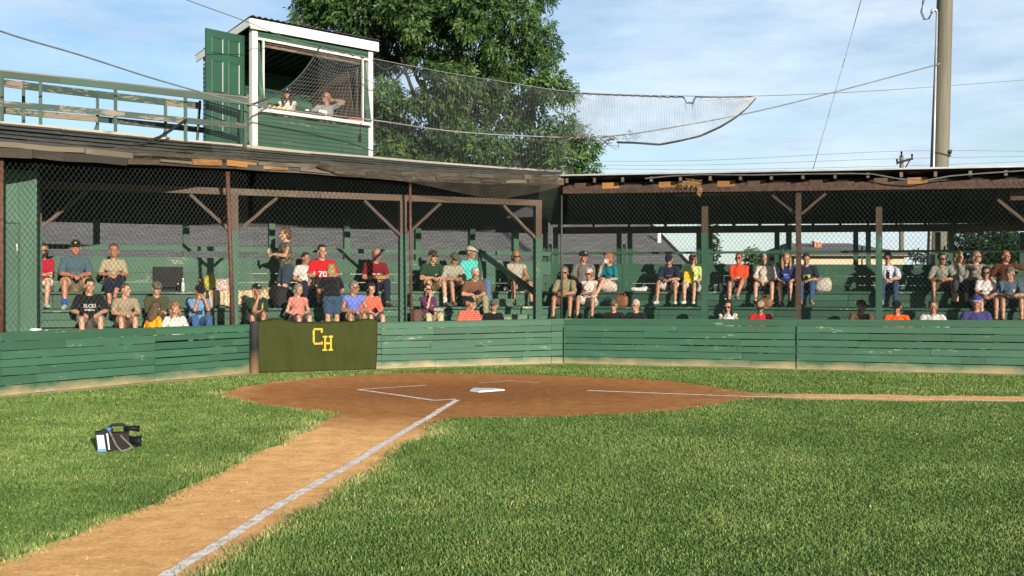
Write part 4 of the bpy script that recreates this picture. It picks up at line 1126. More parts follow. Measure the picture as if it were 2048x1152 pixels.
mb = MB(); mb.tube([P(1868, 131, 22.3), P(1880, 127, 22.38)], .022, 6); UP.part(mb, 'eye_bolt', M['cable'])
def far_pole(px, ytop, d, label, arms):
    q = P(px, ytop, d); b0 = Vector((q.x, q.y, 0))
    RT = Rooted('utility_pole', b0, label, 'utility pole')
    mb = MB(); mb.tube([b0, q], [.17, .12], 10); RT.part(mb, 'shaft', M['pole'], True)
    if arms:
        a, b_ = P(px-10, 326, d-.15), P(px+23, 317, d-.6)
        mb = MB(); mb.bar(a, b_, .10, .12, Z); RT.part(mb, 'crossarm', M['beam_dk'])
        mb = MB(); mb.bar(P(px+8, 335, d-.15), P(px+17, 320, d-.4), .04, .06, Z); RT.part(mb, 'arm_brace', M['beam_dk'])
        for x, y in ((px-9, 323), (px-.0, 308), (px+21, 313)):
            c = P(x, y, d-.3); mb = MB(); mb.tube([c-Z*.18, c, c+Z*.14], [.03, .05, .07], 8); RT.part(mb, 'insulator', M['plastic'], True)
far_pole(1803, 311, 60, 'far utility pole with a crossarm showing above the metal roof', True)
far_pole(1578, 400, 44, 'pale pole behind the right stand beside the brick chimney', False)

# ---------------------------------------------------------------- trees
M['bark'] = plain('bark', (.03, .025, .02), .95, .4, 9, 0, .8)
def leaf_mat(name, stops, tr_=.3):
    m, nt, b = new_mat(name); at = attr(nt, 'tint')
    r = ramp(nt, at.outputs['Fac'], stops)
    L(nt, r.outputs[0], b.inputs['Base Color']); b.inputs['Roughness'].default_value = .5; b.inputs['Specular IOR Level'].default_value = .3
    out = nt.nodes['Material Output']; t = N(nt, 'ShaderNodeBsdfTranslucent'); L(nt, r.outputs[0], t.inputs[0])
    mx = N(nt, 'ShaderNodeMixShader', inp={0: tr_}); L(nt, b.outputs[0], mx.inputs[1]); L(nt, t.outputs[0], mx.inputs[2]); L(nt, mx.outputs[0], out.inputs[0])
    return m
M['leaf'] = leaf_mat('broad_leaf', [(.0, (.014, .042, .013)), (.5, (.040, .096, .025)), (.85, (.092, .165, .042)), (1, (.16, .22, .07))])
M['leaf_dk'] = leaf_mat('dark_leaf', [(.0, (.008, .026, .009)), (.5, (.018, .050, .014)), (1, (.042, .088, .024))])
def leaf_mesh(name, clumps, per_area, leaf, mat, parent, off, droop=.6, compound=True):
    """clumps: (centre, radius, tint shift); compound leaves hang from the shell of every clump"""
    Vs, Ts = [], []
    for c, r, ts in clumps:
        n = int(per_area*r*r)
        d = rng.normal(size=(n, 3)); d /= np.linalg.norm(d, axis=1)[:, None]
        rad = r*(.45+.6*rng.random(n)**.7)
        rad *= 1+.25*np.sin(d[:, 0]*5+c.x*3)*np.cos(d[:, 2]*6+c.z)
        pos = np.array(c)[None]+d*rad[:, None]*np.array([1, 1, .85])
        ax = d.copy(); ax[:, 2] = ax[:, 2]*.5-droop*(.4+rng.random(n)); ax += rng.normal(size=(n, 3))*.35
        ax /= np.linalg.norm(ax, axis=1)[:, None]
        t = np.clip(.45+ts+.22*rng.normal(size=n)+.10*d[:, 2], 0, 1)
        k = 7 if compound else 1
        side = np.cross(ax, rng.normal(size=(n, 3))); side /= np.linalg.norm(side, axis=1)[:, None]
        for j in range(k):
            if compound:
                f = (j//2+1)/4; sg = 1 if j % 2 else -1
                if j == k-1: sg = 0
                b0 = pos+ax*(leaf*2.2*f)[..., None] if np.ndim(leaf) else pos+ax*leaf*2.2*f
                dr = ax*.55+side*sg*.9 if sg else ax
            else: b0 = pos; dr = ax
            dr = dr/np.linalg.norm(dr, axis=1)[:, None]; dr[:, 2] -= .25; 
            wv = np.cross(dr, d+rng.normal(size=(n, 3))*.5); wv /= np.linalg.norm(wv, axis=1)[:, None]
            ll = leaf*(.8+.5*rng.random(n))[:, None]
            q = np.stack([b0, b0+dr*ll*.45+wv*ll*.20, b0+dr*ll, b0+dr*ll*.45-wv*ll*.20], 1)
            Vs.append(q); Ts.append(np.clip(t+.06*rng.normal(size=n), 0, 1))
    V = np.concatenate(Vs).astype(np.float32)-np.array(off, np.float32); T = np.concatenate(Ts); n = len(V)
    me = bpy.data.meshes.new(name); me.vertices.add(n*4); me.vertices.foreach_set('co', V.ravel())
    me.loops.add(n*4); me.loops.foreach_set('vertex_index', np.arange(n*4, dtype=np.int32)); me.polygons.add(n)
    me.polygons.foreach_set('loop_start', np.arange(n, dtype=np.int32)*4); me.update(calc_edges=True); me.validate()
    a = me.attributes.new('tint', 'FLOAT', 'POINT'); a.data.foreach_set('value', np.repeat(T, 4).astype(np.float32))
    me.materials.append(mat)
    o = bpy.data.objects.new(name, me); col.objects.link(o); o.parent = parent; return o
DT = 50.0; rs = random.Random(4)
cl = [(655, 12, 40), (640, 40, 22), (720, 20, 55), (800, 10, 60), (880, 5, 60), (960, 10, 55), (1030, 30, 42), (1075, 70, 34), (1090, 110, 26), (1030, 105, 48), (955, 80, 55), (870, 85, 55), (790, 80, 50), (720, 70, 40), (765, 125, 34), (905, 150, 40), (970, 155, 45), (1040, 165, 42), (1100, 170, 34), (1130, 185, 24), (1060, 215, 32), (770, 190, 30), (885, 205, 38), (945, 215, 42), (1005, 225, 40), (1075, 255, 28), (775, 245, 34), (835, 262, 30), (870, 290, 34), (800, 300, 40), (760, 320, 30), (930, 315, 32), (985, 330, 34), (1040, 325, 30), (1095, 300, 32), (1140, 262, 26), (1165, 290, 30), (1130, 325, 36), (1170, 330, 24), (900, 345, 36), (1080, 345, 30),
      (650, 120, 40), (690, 180, 45), (640, -40, 60), (760, -50, 80), (880, -60, 85), (990, -50, 70), (1060, -20, 50), (820, -130, 80), (930, -140, 80), (700, 250, 45), (720, 320, 40)]
cl += [(622, 8, 26), (604, 34, 16)]+[(x, y, r) for x, y, r in ((760, 285, 34), (800, 335, 36), (845, 335, 38), (905, 262, 30), (935, 275, 26), (985, 285, 30), (880, 330, 36), (1045, 290, 28), (960, 350, 34), (1015, 352, 30), (820, 205, 30), (1120, 240, 24), (840, 300, 26), (735, 345, 34))]
clumps = []
for x, y, r in cl:
    d = DT+rs.uniform(-2.8, 2.8); rr = r/F*d
    clumps.append((P(x, y, d), rr*.93, rs.uniform(-.20, .16)))
    for k in range(4):
        q = P(x+rs.uniform(-1, 1)*r*.9, y+rs.uniform(-1, 1)*r*.8, d+rs.uniform(-1.6, 1.6))
        if (x < 1000 or rs.random() < .5): clumps.append((q, rr*rs.uniform(.28, .5), rs.uniform(-.18, .22)))
tb = P(900, 300, DT); tb = Vector((tb.x, tb.y, 0))
TR = Rooted('broadleaf_tree', tb, 'big spreading leafy tree rising behind the press booth and grandstand', 'tree')
mb = MB()
fork = tb+Vector((-.1, 0, 5.5)); mb.tube([tb, tb+Vector((.05, 0, 2)), fork], [.42, .32, .22], 12)
limbs = [[(893, 300), (896, 250), (880, 190), (858, 140), (835, 90), (800, 20)], [(900, 300), (870, 240), (830, 195), (810, 140), (790, 80)], [(905, 300), (925, 250), (950, 190), (975, 110), (985, 20)], [(910, 310), (960, 285), (1020, 255), (1070, 200), (1100, 160)], [(915, 320), (990, 310), (1060, 300), (1120, 290), (1160, 280)], [(890, 320), (830, 300), (780, 270), (740, 240), (700, 190)], [(845, 160), (852, 190), (835, 160), (825, 130)]]
for lm in limbs:
    pts = [fork]+[P(x, y, DT+.5*math.sin(x*.05+y)) for x, y in lm]
    mb.tube(pts, [.20]+[.11*(1-k/len(lm))+.035 for k in range(len(lm))], 7)
for c, r, _ in clumps[::3]:
    tgt = min((P(x, y, DT) for lm in limbs for x, y in lm), key=lambda q: (q-c).length)
    mb.tube([tgt, tgt.lerp(c, .5)+Vector((0, 0, -.1)), c], [.06, .045, .02], 5)
TR.part(mb, 'trunk', M['bark'], True)
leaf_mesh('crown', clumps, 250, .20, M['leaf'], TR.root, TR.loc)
def tree(px, ytop, ybot, wpx, d, label, name='tree', dark=True, ncl=14, trunk=True, cone=False, leaf=.14, dens=260):
    b0 = P(px, 580, d); b0.z = 0
    RT = Rooted(name, b0, label, 'tree' if trunk else 'shrub')
    cl = []; top, bot = P(px, ytop, d).z, max(.3, P(px, ybot, d).z); W = wpx/F*d/2
    for k in range(ncl):
        t = rs.random(); z = lerp(bot, top, t)
        prof = (1-t)**.7+.12 if cone else math.sin(min(1, max(0, .12+t*.88))*3.0)**.5
        a = rs.uniform(0, 6.28); rr = W*prof*rs.uniform(.35, .55)
        cl.append((Vector((b0.x+math.cos(a)*W*prof*.55, b0.y+math.sin(a)*W*prof*.55, z)), max(.25, rr), rs.uniform(-.2, .2)))
    if trunk:
        mb = MB(); mb.tube([b0, b0.lerp(Vector((b0.x, b0.y, top)), .5), Vector((b0.x, b0.y, lerp(bot, top, .85)))], [W*.12+.06, W*.07+.04, .03], 8)
        for c, r, _ in cl[::2]: mb.tube([Vector((b0.x, b0.y, max(.3, c.z-r*1.2))), c], [.05, .02], 5)
        RT.part(mb, 'trunk', M['bark'], True)
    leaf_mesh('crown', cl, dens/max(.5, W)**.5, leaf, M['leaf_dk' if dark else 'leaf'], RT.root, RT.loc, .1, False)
tree(1418, 446, 600, 62, 34, 'narrow dark conical tree at the end of the shingled roof', 'conifer_tree', True, 40, True, True, .10, 1500)
tree(1508, 500, 600, 62, 40, 'small pale green tree left of the house with the chimney', 'leafy_tree', False, 16, True, False, .14, 900)
tree(1840, 508, 600, 90, 38, 'low green shrub right of the house with the chimney', 'shrub', False, 16, False, False, .14, 900)
tree(1960, 430, 600, 190, 32, 'dense dark tree filling the opening at the right end of the stand', 'dense_tree', True, 46, True, False, .14, 900)
tree(2110, 400, 600, 170, 33, 'dense dark tree beyond the right edge of the stand', 'dense_tree', True, 36, True, False, .14, 700)

# ---------------------------------------------------------------- buildings behind
m, nt, b = new_mat('shingles'); uv = coord(nt, 'UV')
br = N(nt, 'ShaderNodeTexBrick', inp={'Scale': 1.0, 'Mortar Size': .022, 'Brick Width': .5, 'Row Height': .21, 'Bias': -.1})
br.inputs['Color1'].default_value = (.095, .097, .098, 1); br.inputs['Color2'].default_value = (.15, .15, .145, 1); br.inputs['Mortar'].default_value = (.03, .03, .03, 1)
L(nt, uv, br.inputs['Vector']); c = mix(nt, noise(nt, uv, 3, 5), mix(nt, 1.0, br.outputs[0], (.75, .75, .75), 'MULTIPLY'), br.outputs[0])
L(nt, c, b.inputs['Base Color']); b.inputs['Roughness'].default_value = .95; bump(nt, b, br.outputs[1], -.4, .02); M['shingle'] = m
SH = Rooted('shingled_building', P(700, 580, 43), 'low building with a broad grey shingled roof seen through the back of the stand', 'building')
rg0, rg1 = P(-500, 395, 46.0), P(1270, 404, 48); ev0, ev1 = P(-500, 560, 38), P(1398, 536, 40)
ev0.z = ev1.z = 2.15; rg0.z = rg1.z = 5.3
ev1.x = P(1392, 0, 40).x; rg1.x = P(1268, 0, 48).x
mb = MB(); k = (rg1-rg0).length; h_ = (rg0-ev0).length
mb.quad_pts([ev0, ev1, rg1, rg0], [(0, 0), ((ev1-ev0).length, 0), (k, h_), (0, h_)], .5)
sh = SH.part(mb, 'roof', M['shingle']); sol = sh.modifiers.new('t', 'SOLIDIFY'); sol.thickness = .12; sol.offset = -1
mb = MB(); mb.bar(Vector((ev0.x, ev0.y+.4, 1.0)), Vector((ev1.x-.4, ev1.y+.4, 1.0)), .2, 2.0, Z); SH.part(mb, 'wall', plain('pale_siding', (.30, .29, .26), .8, .1))
mb = MB(); mb.bar(ev1+Z*.02-Vector((.03, 0, 0)), rg1+Z*.02-Vector((.03, 0, 0)), .06, .14, Z); SH.part(mb, 'rake_board', M['wood_gray'])
q = P(1318, 492, 43.2); mb = MB(); mb.tube([q-Z*.3, q+Z*.62], .085, 10); SH.part(mb, 'vent_pipe', M['white'], True)
# house with the chimney
HS = Rooted('chimney_house', P(1700, 580, 42), 'beige house with a low grey roof and a brick chimney behind the right stand', 'house')
x0, x1, d = P(1575, 0, 42).x, P(1835, 0, 42).x, 42.0; ze, zr = P(0, 513, 42).z, P(0, 491, 46).z
mb = MB(); mb.box(((x0+x1)/2, d+4, ze/2), ((x1-x0)/2-.4, 0, 0), (0, 3.6, 0), (0, 0, ze/2)); 
HS.part(mb, 'wall', plain('cream_siding', (.42, .36, .26), .8, .08))
mb = MB(); ym = d+4
mb.quad_pts([(x0, d, ze), (x1, d, ze), (x1-1.5, ym, zr), (x0+1.0, ym, zr)], [(0, 0), (5, 0), (5, 4), (0, 4)], .5)
mb.quad_pts([(x1, d+8, ze), (x0, d+8, ze), (x0+1.0, ym, zr), (x1-1.5, ym, zr)], [(0, 0), (5, 0), (5, 4), (0, 4)], .5)
mb.quad_pts([(x0, d+8, ze), (x0, d, ze), (x0+1, ym, zr)], None, .5); mb.quad_pts([(x1, d, ze), (x1, d+8, ze), (x1-1.5, ym, zr)], None, .5)
rfo = HS.part(mb, 'roof', M['shingle']); sol = rfo.modifiers.new('t', 'SOLIDIFY'); sol.thickness = .1; sol.offset = 1
m, nt, b = new_mat('brick'); br = N(nt, 'ShaderNodeTexBrick', inp={'Scale': 4.2, 'Mortar Size': .03}); L(nt, coord(nt), br.inputs['Vector'])
br.inputs['Color1'].default_value = (.26, .085, .055, 1); br.inputs['Color2'].default_value = (.34, .13, .085, 1); br.inputs['Mortar'].default_value = (.4, .36, .32, 1)
L(nt, br.outputs[0], b.inputs['Base Color']); b.inputs['Roughness'].default_value = .9
q = P(1634, 500, 44.5); mb = MB(); mb.box(q+Z*.05, (.15, 0, 0), (0, .15, 0), (0, 0, .28)); mb.box(q+Z*.36, (.18, 0, 0), (0, .18, 0), (0, 0, .035)); HS.part(mb, 'chimney', m)
mb = MB(); mb.bar(Vector((x0, d-.02, ze+.05)), Vector((x1, d-.02, ze+.05)), .05, .05, Z); HS.part(mb, 'fascia', M['wood_gray'])

# ---------------------------------------------------------------- video camera on the grass
c0 = G(230, 904); CM = Rooted('video_camera', c0, 'black shoulder video camera with a pale label resting on the grass', 'video camera')
fx = Vector((.80, -.60, 0)).normalized(); fy = Vector((-.60, -.80, 0)).normalized()   # lens direction, rear-left side
fx = Vector((.93, .36, 0)); fy = Vector((.36, -.93, 0))
at = lambda a, s, z: c0+fx*a+fy*s+Z*z
tilt = (Z*.985-fx*.0+fx*-.12).normalized()
mb = MB(); mb.box(at(-.105, .0, .10), tilt*.085, fx*.045, fy*.05); mb.box(at(-.04, -.005, .10), tilt*.088, fx*.018, fy*.045); bdy = CM.part(mb, 'battery', M['plastic'])
mb = MB(); mb.box(at(-.112, .0515, .098), tilt*.062, fx*.030, fy*.0015); CM.part(mb, 'label_plate', plain('pale_label', (.28, .36, .43), .5, .1))
mb = MB(); mb.box(at(-.105, .0515, .028), tilt*.012, fx*.034, fy*.002); CM.part(mb, 'blue_strip', plain('blue_plastic', (.03, .17, .5), .4, .1))
mb = MB(); mb.box(at(-.055, .046, .10), tilt*.07, fx*.006, fy*.004); CM.part(mb, 'metal_rib', M['metal_roof'])
mb = MB(); mb.box(at(.04, .0, .115), fx*.075, fy*.045, Z*.055); mb.box(at(.02, .0, .045), fx*.09, fy*.03, Z*.022); mb.box(at(-.06, 0, .19), fx*.05, fy*.03, Z*.012); CM.part(mb, 'body', M['plastic'])
mb = MB(); mb.tube([at(.10, 0, .10), at(.17, 0, .09), at(.175, 0, .09), at(.215, 0, .085)], [.033, .035, .042, .044], 14); CM.part(mb, 'lens', M['plastic'], True)
mb = MB(); mb.tube([at(-.06, .0, .20), at(-.02, .0, .235), at(.06, .0, .235), at(.10, .0, .21), at(.10, 0, .16)], .014, 8); CM.part(mb, 'handle', M['black'], True)
mb = MB(); mb.tube([at(.07, .03, .20), at(.14, .04, .205), at(.20, .04, .195)], [.020, .022, .028], 10); CM.part(mb, 'viewfinder', M['plastic'], True)
mb = MB(); mb.ell(at(-.05, .03, .205), (.022, .022, .016)); CM.part(mb, 'blue_cap', bpy.data.materials['blue_plastic'], True)
mb_ = 0
pts = [at(-.045, .05, .19), at(-.02, .075, .14), at(.01, .085, .07), at(.05, .09, .02), at(.10, .085, .03), at(.14, .075, .05), at(.08, .06, .11), at(.045, .05, .15)]
mb = MB()
for a, b_ in zip(pts[:-1], pts[1:]): mb.bar(a, b_, .014, .040, fy)
CM.part(mb, 'strap', plain('grey_webbing', (.11, .10, .085), .9, .3, 20))
# ---------------------------------------------------------------- people
dg_tmp = []
def remesh_arrays(items):
    """items: list of (MB, voxel, smooth iterations) -> list of (verts, faces) of their voxel unions"""
    obs = []
    for mb, vox, it in items:
        me = bpy.data.meshes.new('t'); me.from_pydata(mb.v, [], mb.f); me.update()
        o = bpy.data.objects.new('t', me); col.objects.link(o)
        r = o.modifiers.new('r', 'REMESH'); r.mode = 'VOXEL'; r.voxel_size = vox; r.adaptivity = 0
        if it: s = o.modifiers.new('s', 'SMOOTH'); s.factor = .5; s.iterations = it
        obs.append(o)
    bpy.context.view_layer.update(); dg = bpy.context.evaluated_depsgraph_get(); out = []
    for o in obs:
        m = o.evaluated_get(dg).data
        v = np.empty(len(m.vertices)*3, np.float32); m.vertices.foreach_get('co', v)
        lp = np.empty(len(m.loops), np.int32); m.loops.foreach_get('vertex_index', lp)
        ls = np.empty(len(m.polygons), np.int32); m.polygons.foreach_get('loop_start', ls)
        lt = np.empty(len(m.polygons), np.int32); m.polygons.foreach_get('loop_total', lt)
        out.append((v.reshape(-1, 3), [tuple(lp[a:a+c]) for a, c in zip(ls.tolist(), lt.tolist())]))
    for o in obs:
        me = o.data; bpy.data.objects.remove(o); bpy.data.meshes.remove(me)
    return out
def mesh_from(name, chunks, mats, smooth=True):
    """chunks: (verts, faces, material index)"""
    vs, fs, mi, off = [], [], [], 0
    for v, f, k in chunks:
        vs.append(np.asarray(v, np.float32)); fs += [tuple(i+off for i in q) for q in f]
        mi += [k]*len(f) if isinstance(k, int) else list(k); off += len(v)
    me = bpy.data.meshes.new(name); me.from_pydata(np.concatenate(vs), [], fs)
    for m in mats: me.materials.append(m)
    me.polygons.foreach_set('material_index', np.array(mi, np.int32))
    if smooth: me.polygons.foreach_set('use_smooth', np.ones(len(fs), bool))
    me.update(); return me
# --- prototypes: head and hand
hb = MB()
hb.ell((0, .012, .035), (.074, .094, .088)); hb.ell((0, -.022, -.045), (.058, .066, .078)); hb.ell((0, -.062, -.090), (.028, .028, .024))
hb.cone((0, -.086, .008), .009, (0, -.107, -.024), .0135, rnd=True); hb.ell((0, -.074, .022), (.054, .022, .013))
for s in (-1, 1):
    hb.ell((s*.075, .012, -.012), (.011, .022, .034)); hb.ell((s*.036, -.062, -.030), (.024, .025, .024)); hb.ell((s*.012, -.095, -.026), (.009, .010, .008))
hb.ell((0, -.085, -.060), (.024, .012, .012))
hb.cone((0, .018, -.06), .050, (0, .030, -.175), .056)
fb_ = MB(); fb_.ell((.047, 0, 0), (.052, .040, .017))
for y, ln, b0 in ((.031, .062, .086), (.0105, .075, .093), (-.0105, .070, .091), (-.030, .055, .083)):
    p = Vector((b0-.012, y, 0)); a = .35
    for q, (fr_, rr) in enumerate(((.45, .0095), (.32, .0088), (.23, .0078))):
        d = Vector((math.cos(a), y*.9, -math.sin(a))).normalized(); n = p+d*ln*fr_
        fb_.cone(p, rr, n, rr*.94, 8, rnd=True); p = n; a += .55
fb_.cone((.018, .030, -.004), .0125, (.050, .058, -.016), .0105, 8, rnd=True); fb_.cone((.050, .058, -.016), .0105, (.076, .062, -.026), .009, 8, rnd=True)
(HV, HF), (NV_, NF_) = remesh_arrays([(hb, .0075, 2), (fb_, .0048, 2)])
def small(fn):
    mb = MB(); fn(mb); return np.array(mb.v, np.float32), mb.f
EYE = small(lambda m: [m.ell((s*.031, -.0835, .002), (.0125, .007, .006), None, 8, 6) for s in (-1, 1)])
IRIS = small(lambda m: [m.ell((s*.031, -.0895, .002), (.006, .004, .0055), None, 8, 6) for s in (-1, 1)])
BROW = small(lambda m: [m.ell((s*.032, -.0915, .021), (.019, .006, .004), None, 8, 6) for s in (-1, 1)])
LIPS = small(lambda m: m.ell((0, -.0945, -.059), (.021, .006, .006), None, 10, 6))
def skin_mat(name, c):
    m, nt, b = new_mat(name); f = noise(nt, coord(nt), 7, 5)
    r = ramp(nt, f, [(.3, tuple(v*.86 for v in c)), (.7, tuple(min(1, v*1.12) for v in c))]); L(nt, r.outputs[0], b.inputs['Base Color'])
    b.inputs['Roughness'].default_value = .5; b.inputs['Subsurface Weight'].default_value = .08; b.inputs['Subsurface Radius'].default_value = (.01, .004, .002)
    return m
SK = [skin_mat('skin_fair', (.40, .225, .155)), skin_mat('skin_tan', (.31, .155, .095)), skin_mat('skin_ruddy', (.35, .155, .10))]
EYEW, EYED, LIP = plain('eye_white', (.6, .58, .55), .3, .05), plain('eye_dark', (.02, .015, .012), .3, .1), plain('lip', (.34, .12, .095), .5, .1)
HAIRM = {k: plain('hair_'+k, c, .7, .5, 60, 0, .6) for k, c in dict(white=(.40, .385, .35), gray=(.15, .145, .135), brown=(.085, .05, .028), dark=(.018, .014, .012), blond=(.30, .19, .085), ginger=(.24, .105, .05)).items()}
_cl = {}
def cloth(c, pat=None):
    key = (c, pat)
    if key in _cl: return _cl[key]
    m, nt, b = new_mat('cloth_'+(pat or 'plain')); base = tuple(v*.78 for v in lin(c)); o = coord(nt)
    fold = noise(nt, mapping(nt, o, (9, 9, 5)), 1, 5, .6)
    if pat is None: cc = mix(nt, fold, tuple(v*.86 for v in base), tuple(min(1, v*1.06) for v in base))
    elif pat == 'camo':
        cc = ramp(nt, noise(nt, o, 22, 3, .5), [(.0, (.02, .02, .014)), (.43, (.085, .075, .05)), (.5, (.15, .14, .10)), (.58, (.05, .055, .03))])
        cc.color_ramp.interpolation = 'CONSTANT'; cc = cc.outputs[0]
    elif pat == 'plaid':
        w1 = N(nt, 'ShaderNodeTexWave', inp={'Scale': 9.0}); L(nt, o, w1.inputs[0]); w2 = N(nt, 'ShaderNodeTexWave', bands_direction='Z', inp={'Scale': 9.0}); L(nt, o, w2.inputs[0])
        a = N(nt, 'ShaderNodeMath', operation='ADD'); L(nt, w1.outputs[1], a.inputs[0]); L(nt, w2.outputs[1], a.inputs[1])
        cc = ramp(nt, a.outputs[0], [(.35, tuple(v*.35 for v in base)), (.65, base), (.95, tuple(min(1, v*2.2+.05) for v in base))]).outputs[0]
    elif pat == 'stripe':
        w1 = N(nt, 'ShaderNodeTexWave', bands_direction='Z', inp={'Scale': 7.5, 'Distortion': .4}); L(nt, o, w1.inputs[0])
        cc = ramp(nt, w1.outputs[1], [(.04, (.045, .03, .04)), (.12, base)]).outputs[0]
    elif pat == 'floral':
        v = N(nt, 'ShaderNodeTexVoronoi', inp={'Scale': 24.0}); L(nt, o, v.inputs['Vector'])
        cc = mix(nt, ramp(nt, v.outputs['Distance'], [(.3, (1, 1, 1)), (.45, (0, 0, 0))]).outputs[0], base, mix(nt, .6, v.outputs['Color'], (.5, .35, .35)))
    L(nt, cc, b.inputs['Base Color']); b.inputs['Roughness'].default_value = .88; b.inputs['Specular IOR Level'].default_value = .15
    b.inputs['Sheen Weight'].default_value = .08; bump(nt, b, fold, .9, .03)
    _cl[key] = m; return m

def ik(a, t, l1, l2, hint):
    a, t = Vector(a), Vector(t); d = t-a; D = min(d.length, (l1+l2)*.995); d = d.normalized(); t = a+d*D
    x = (l1*l1-l2*l2+D*D)/(2*D); h = math.sqrt(max(0, l1*l1-x*x)); hv = Vector(hint); hv = hv-d*hv.dot(d)
    return a+d*x+hv.normalized()*h, t
people = []
def hair_mb(kind, seed):
    mb = MB(); rs_ = random.Random(seed)
    if kind in ('none',): return None
    if kind == 'bald':
        mb.ell((0, .014, .030), (.081, .099, .086), None, 28, 18, keep=lambda q: -.07 < q.z < .018 and q.y > -.035)
    elif kind == 'short':
        mb.ell((0, .016, .038), (.082, .101, .096), None, 28, 18, keep=lambda q: q.z > (.052 if q.y < -.062 else (-.004 if q.y < .0 else -.068)))
    elif kind in ('long', 'bob', 'braids'):
        mb.ell((0, .018, .036), (.091, .108, .100), None, 28, 18, keep=lambda q: q.z > (.056 if q.y < -.062 else (-.04 if q.y < -.02 else -.09)))
        if kind == 'bob': mb.ell((0, .036, -.045), (.098, .078, .085), None, 20, 12, keep=lambda q: q.y > -.035 or abs(q.x) > .072)
        if kind == 'long':
            mb.ell((0, .058, -.11), (.100, .058, .19), None, 20, 14)
            for s in (-1, 1): mb.tube([(s*.078, -.03, .03), (s*.086, -.035, -.06), (s*.085, -.055, -.15), (s*.075, -.07, -.25)], [.022, .03, .032, .016], 8)
        if kind == 'braids':
            for s in (-1, 1): mb.tube([(s*.075, -.01, .0), (s*.082, -.05, -.10), (s*.07, -.10, -.18), (s*.06, -.12, -.28)], [.026, .026, .022, .014], 8)
    elif kind == 'bun':
        mb.ell((0, .016, .038), (.083, .102, .096), None, 28, 18, keep=lambda q: q.z > (.058 if q.y < -.06 else (0 if q.y < .02 else -.07))); mb.ell((0, .10, .07), (.035, .035, .035))
    mb.v = [tuple(Vector(v)*(1+.035*mnoise.noise(Vector(v)*55+Vector((seed, 0, 0))))) for v in mb.v]
    return mb
def cap_mb(mb):
    mb.ell((0, .012, .048), (.086, .107, .086), None, 24, 16, keep=lambda q: q.z > -.004, mi=0)
    n = 12; top, bot = [], []
    for k in range(n+1):
        a = math.pi*k/n; x = math.cos(a)*.076; y = -.085-math.sin(a)*.082 if True else 0
        z = .053-.016*math.sin(a)-.9*x*x
        top.append((x, y, z)); 
    i0 = len(mb.v); inner = [(math.cos(math.pi*k/n)*.080, .012-.104*math.sin(math.pi*k/n)*.99, .052) for k in range(n+1)]
    for dz in (0, -.006):
        for p in inner: mb.v.append((p[0], p[1], p[2]+dz)); mb.uv.append((0, 0)); mb.r.append(.5)
        for p in top: mb.v.append((p[0], p[1], p[2]+dz)); mb.uv.append((0, 0)); mb.r.append(.5)
    m = n+1
    for k in range(n):
        mb.f.append((i0+k, i0+k+1, i0+m+k+1, i0+m+k)); mb.f.append((i0+2*m+k+1, i0+2*m+k, i0+3*m+k, i0+3*m+k+1)); mb.f.append((i0+m+k, i0+m+k+1, i0+3*m+k+1, i0+3*m+k)); mb.mi += [1, 1, 1]
    mb.ell((0, .012, .135), (.010, .010, .006), None, 8, 6, mi=1)
    return mb
def rotz(a): return Matrix.Rotation(a, 3, 'Z')
def rotx(a): return Matrix.Rotation(a, 3, 'X')
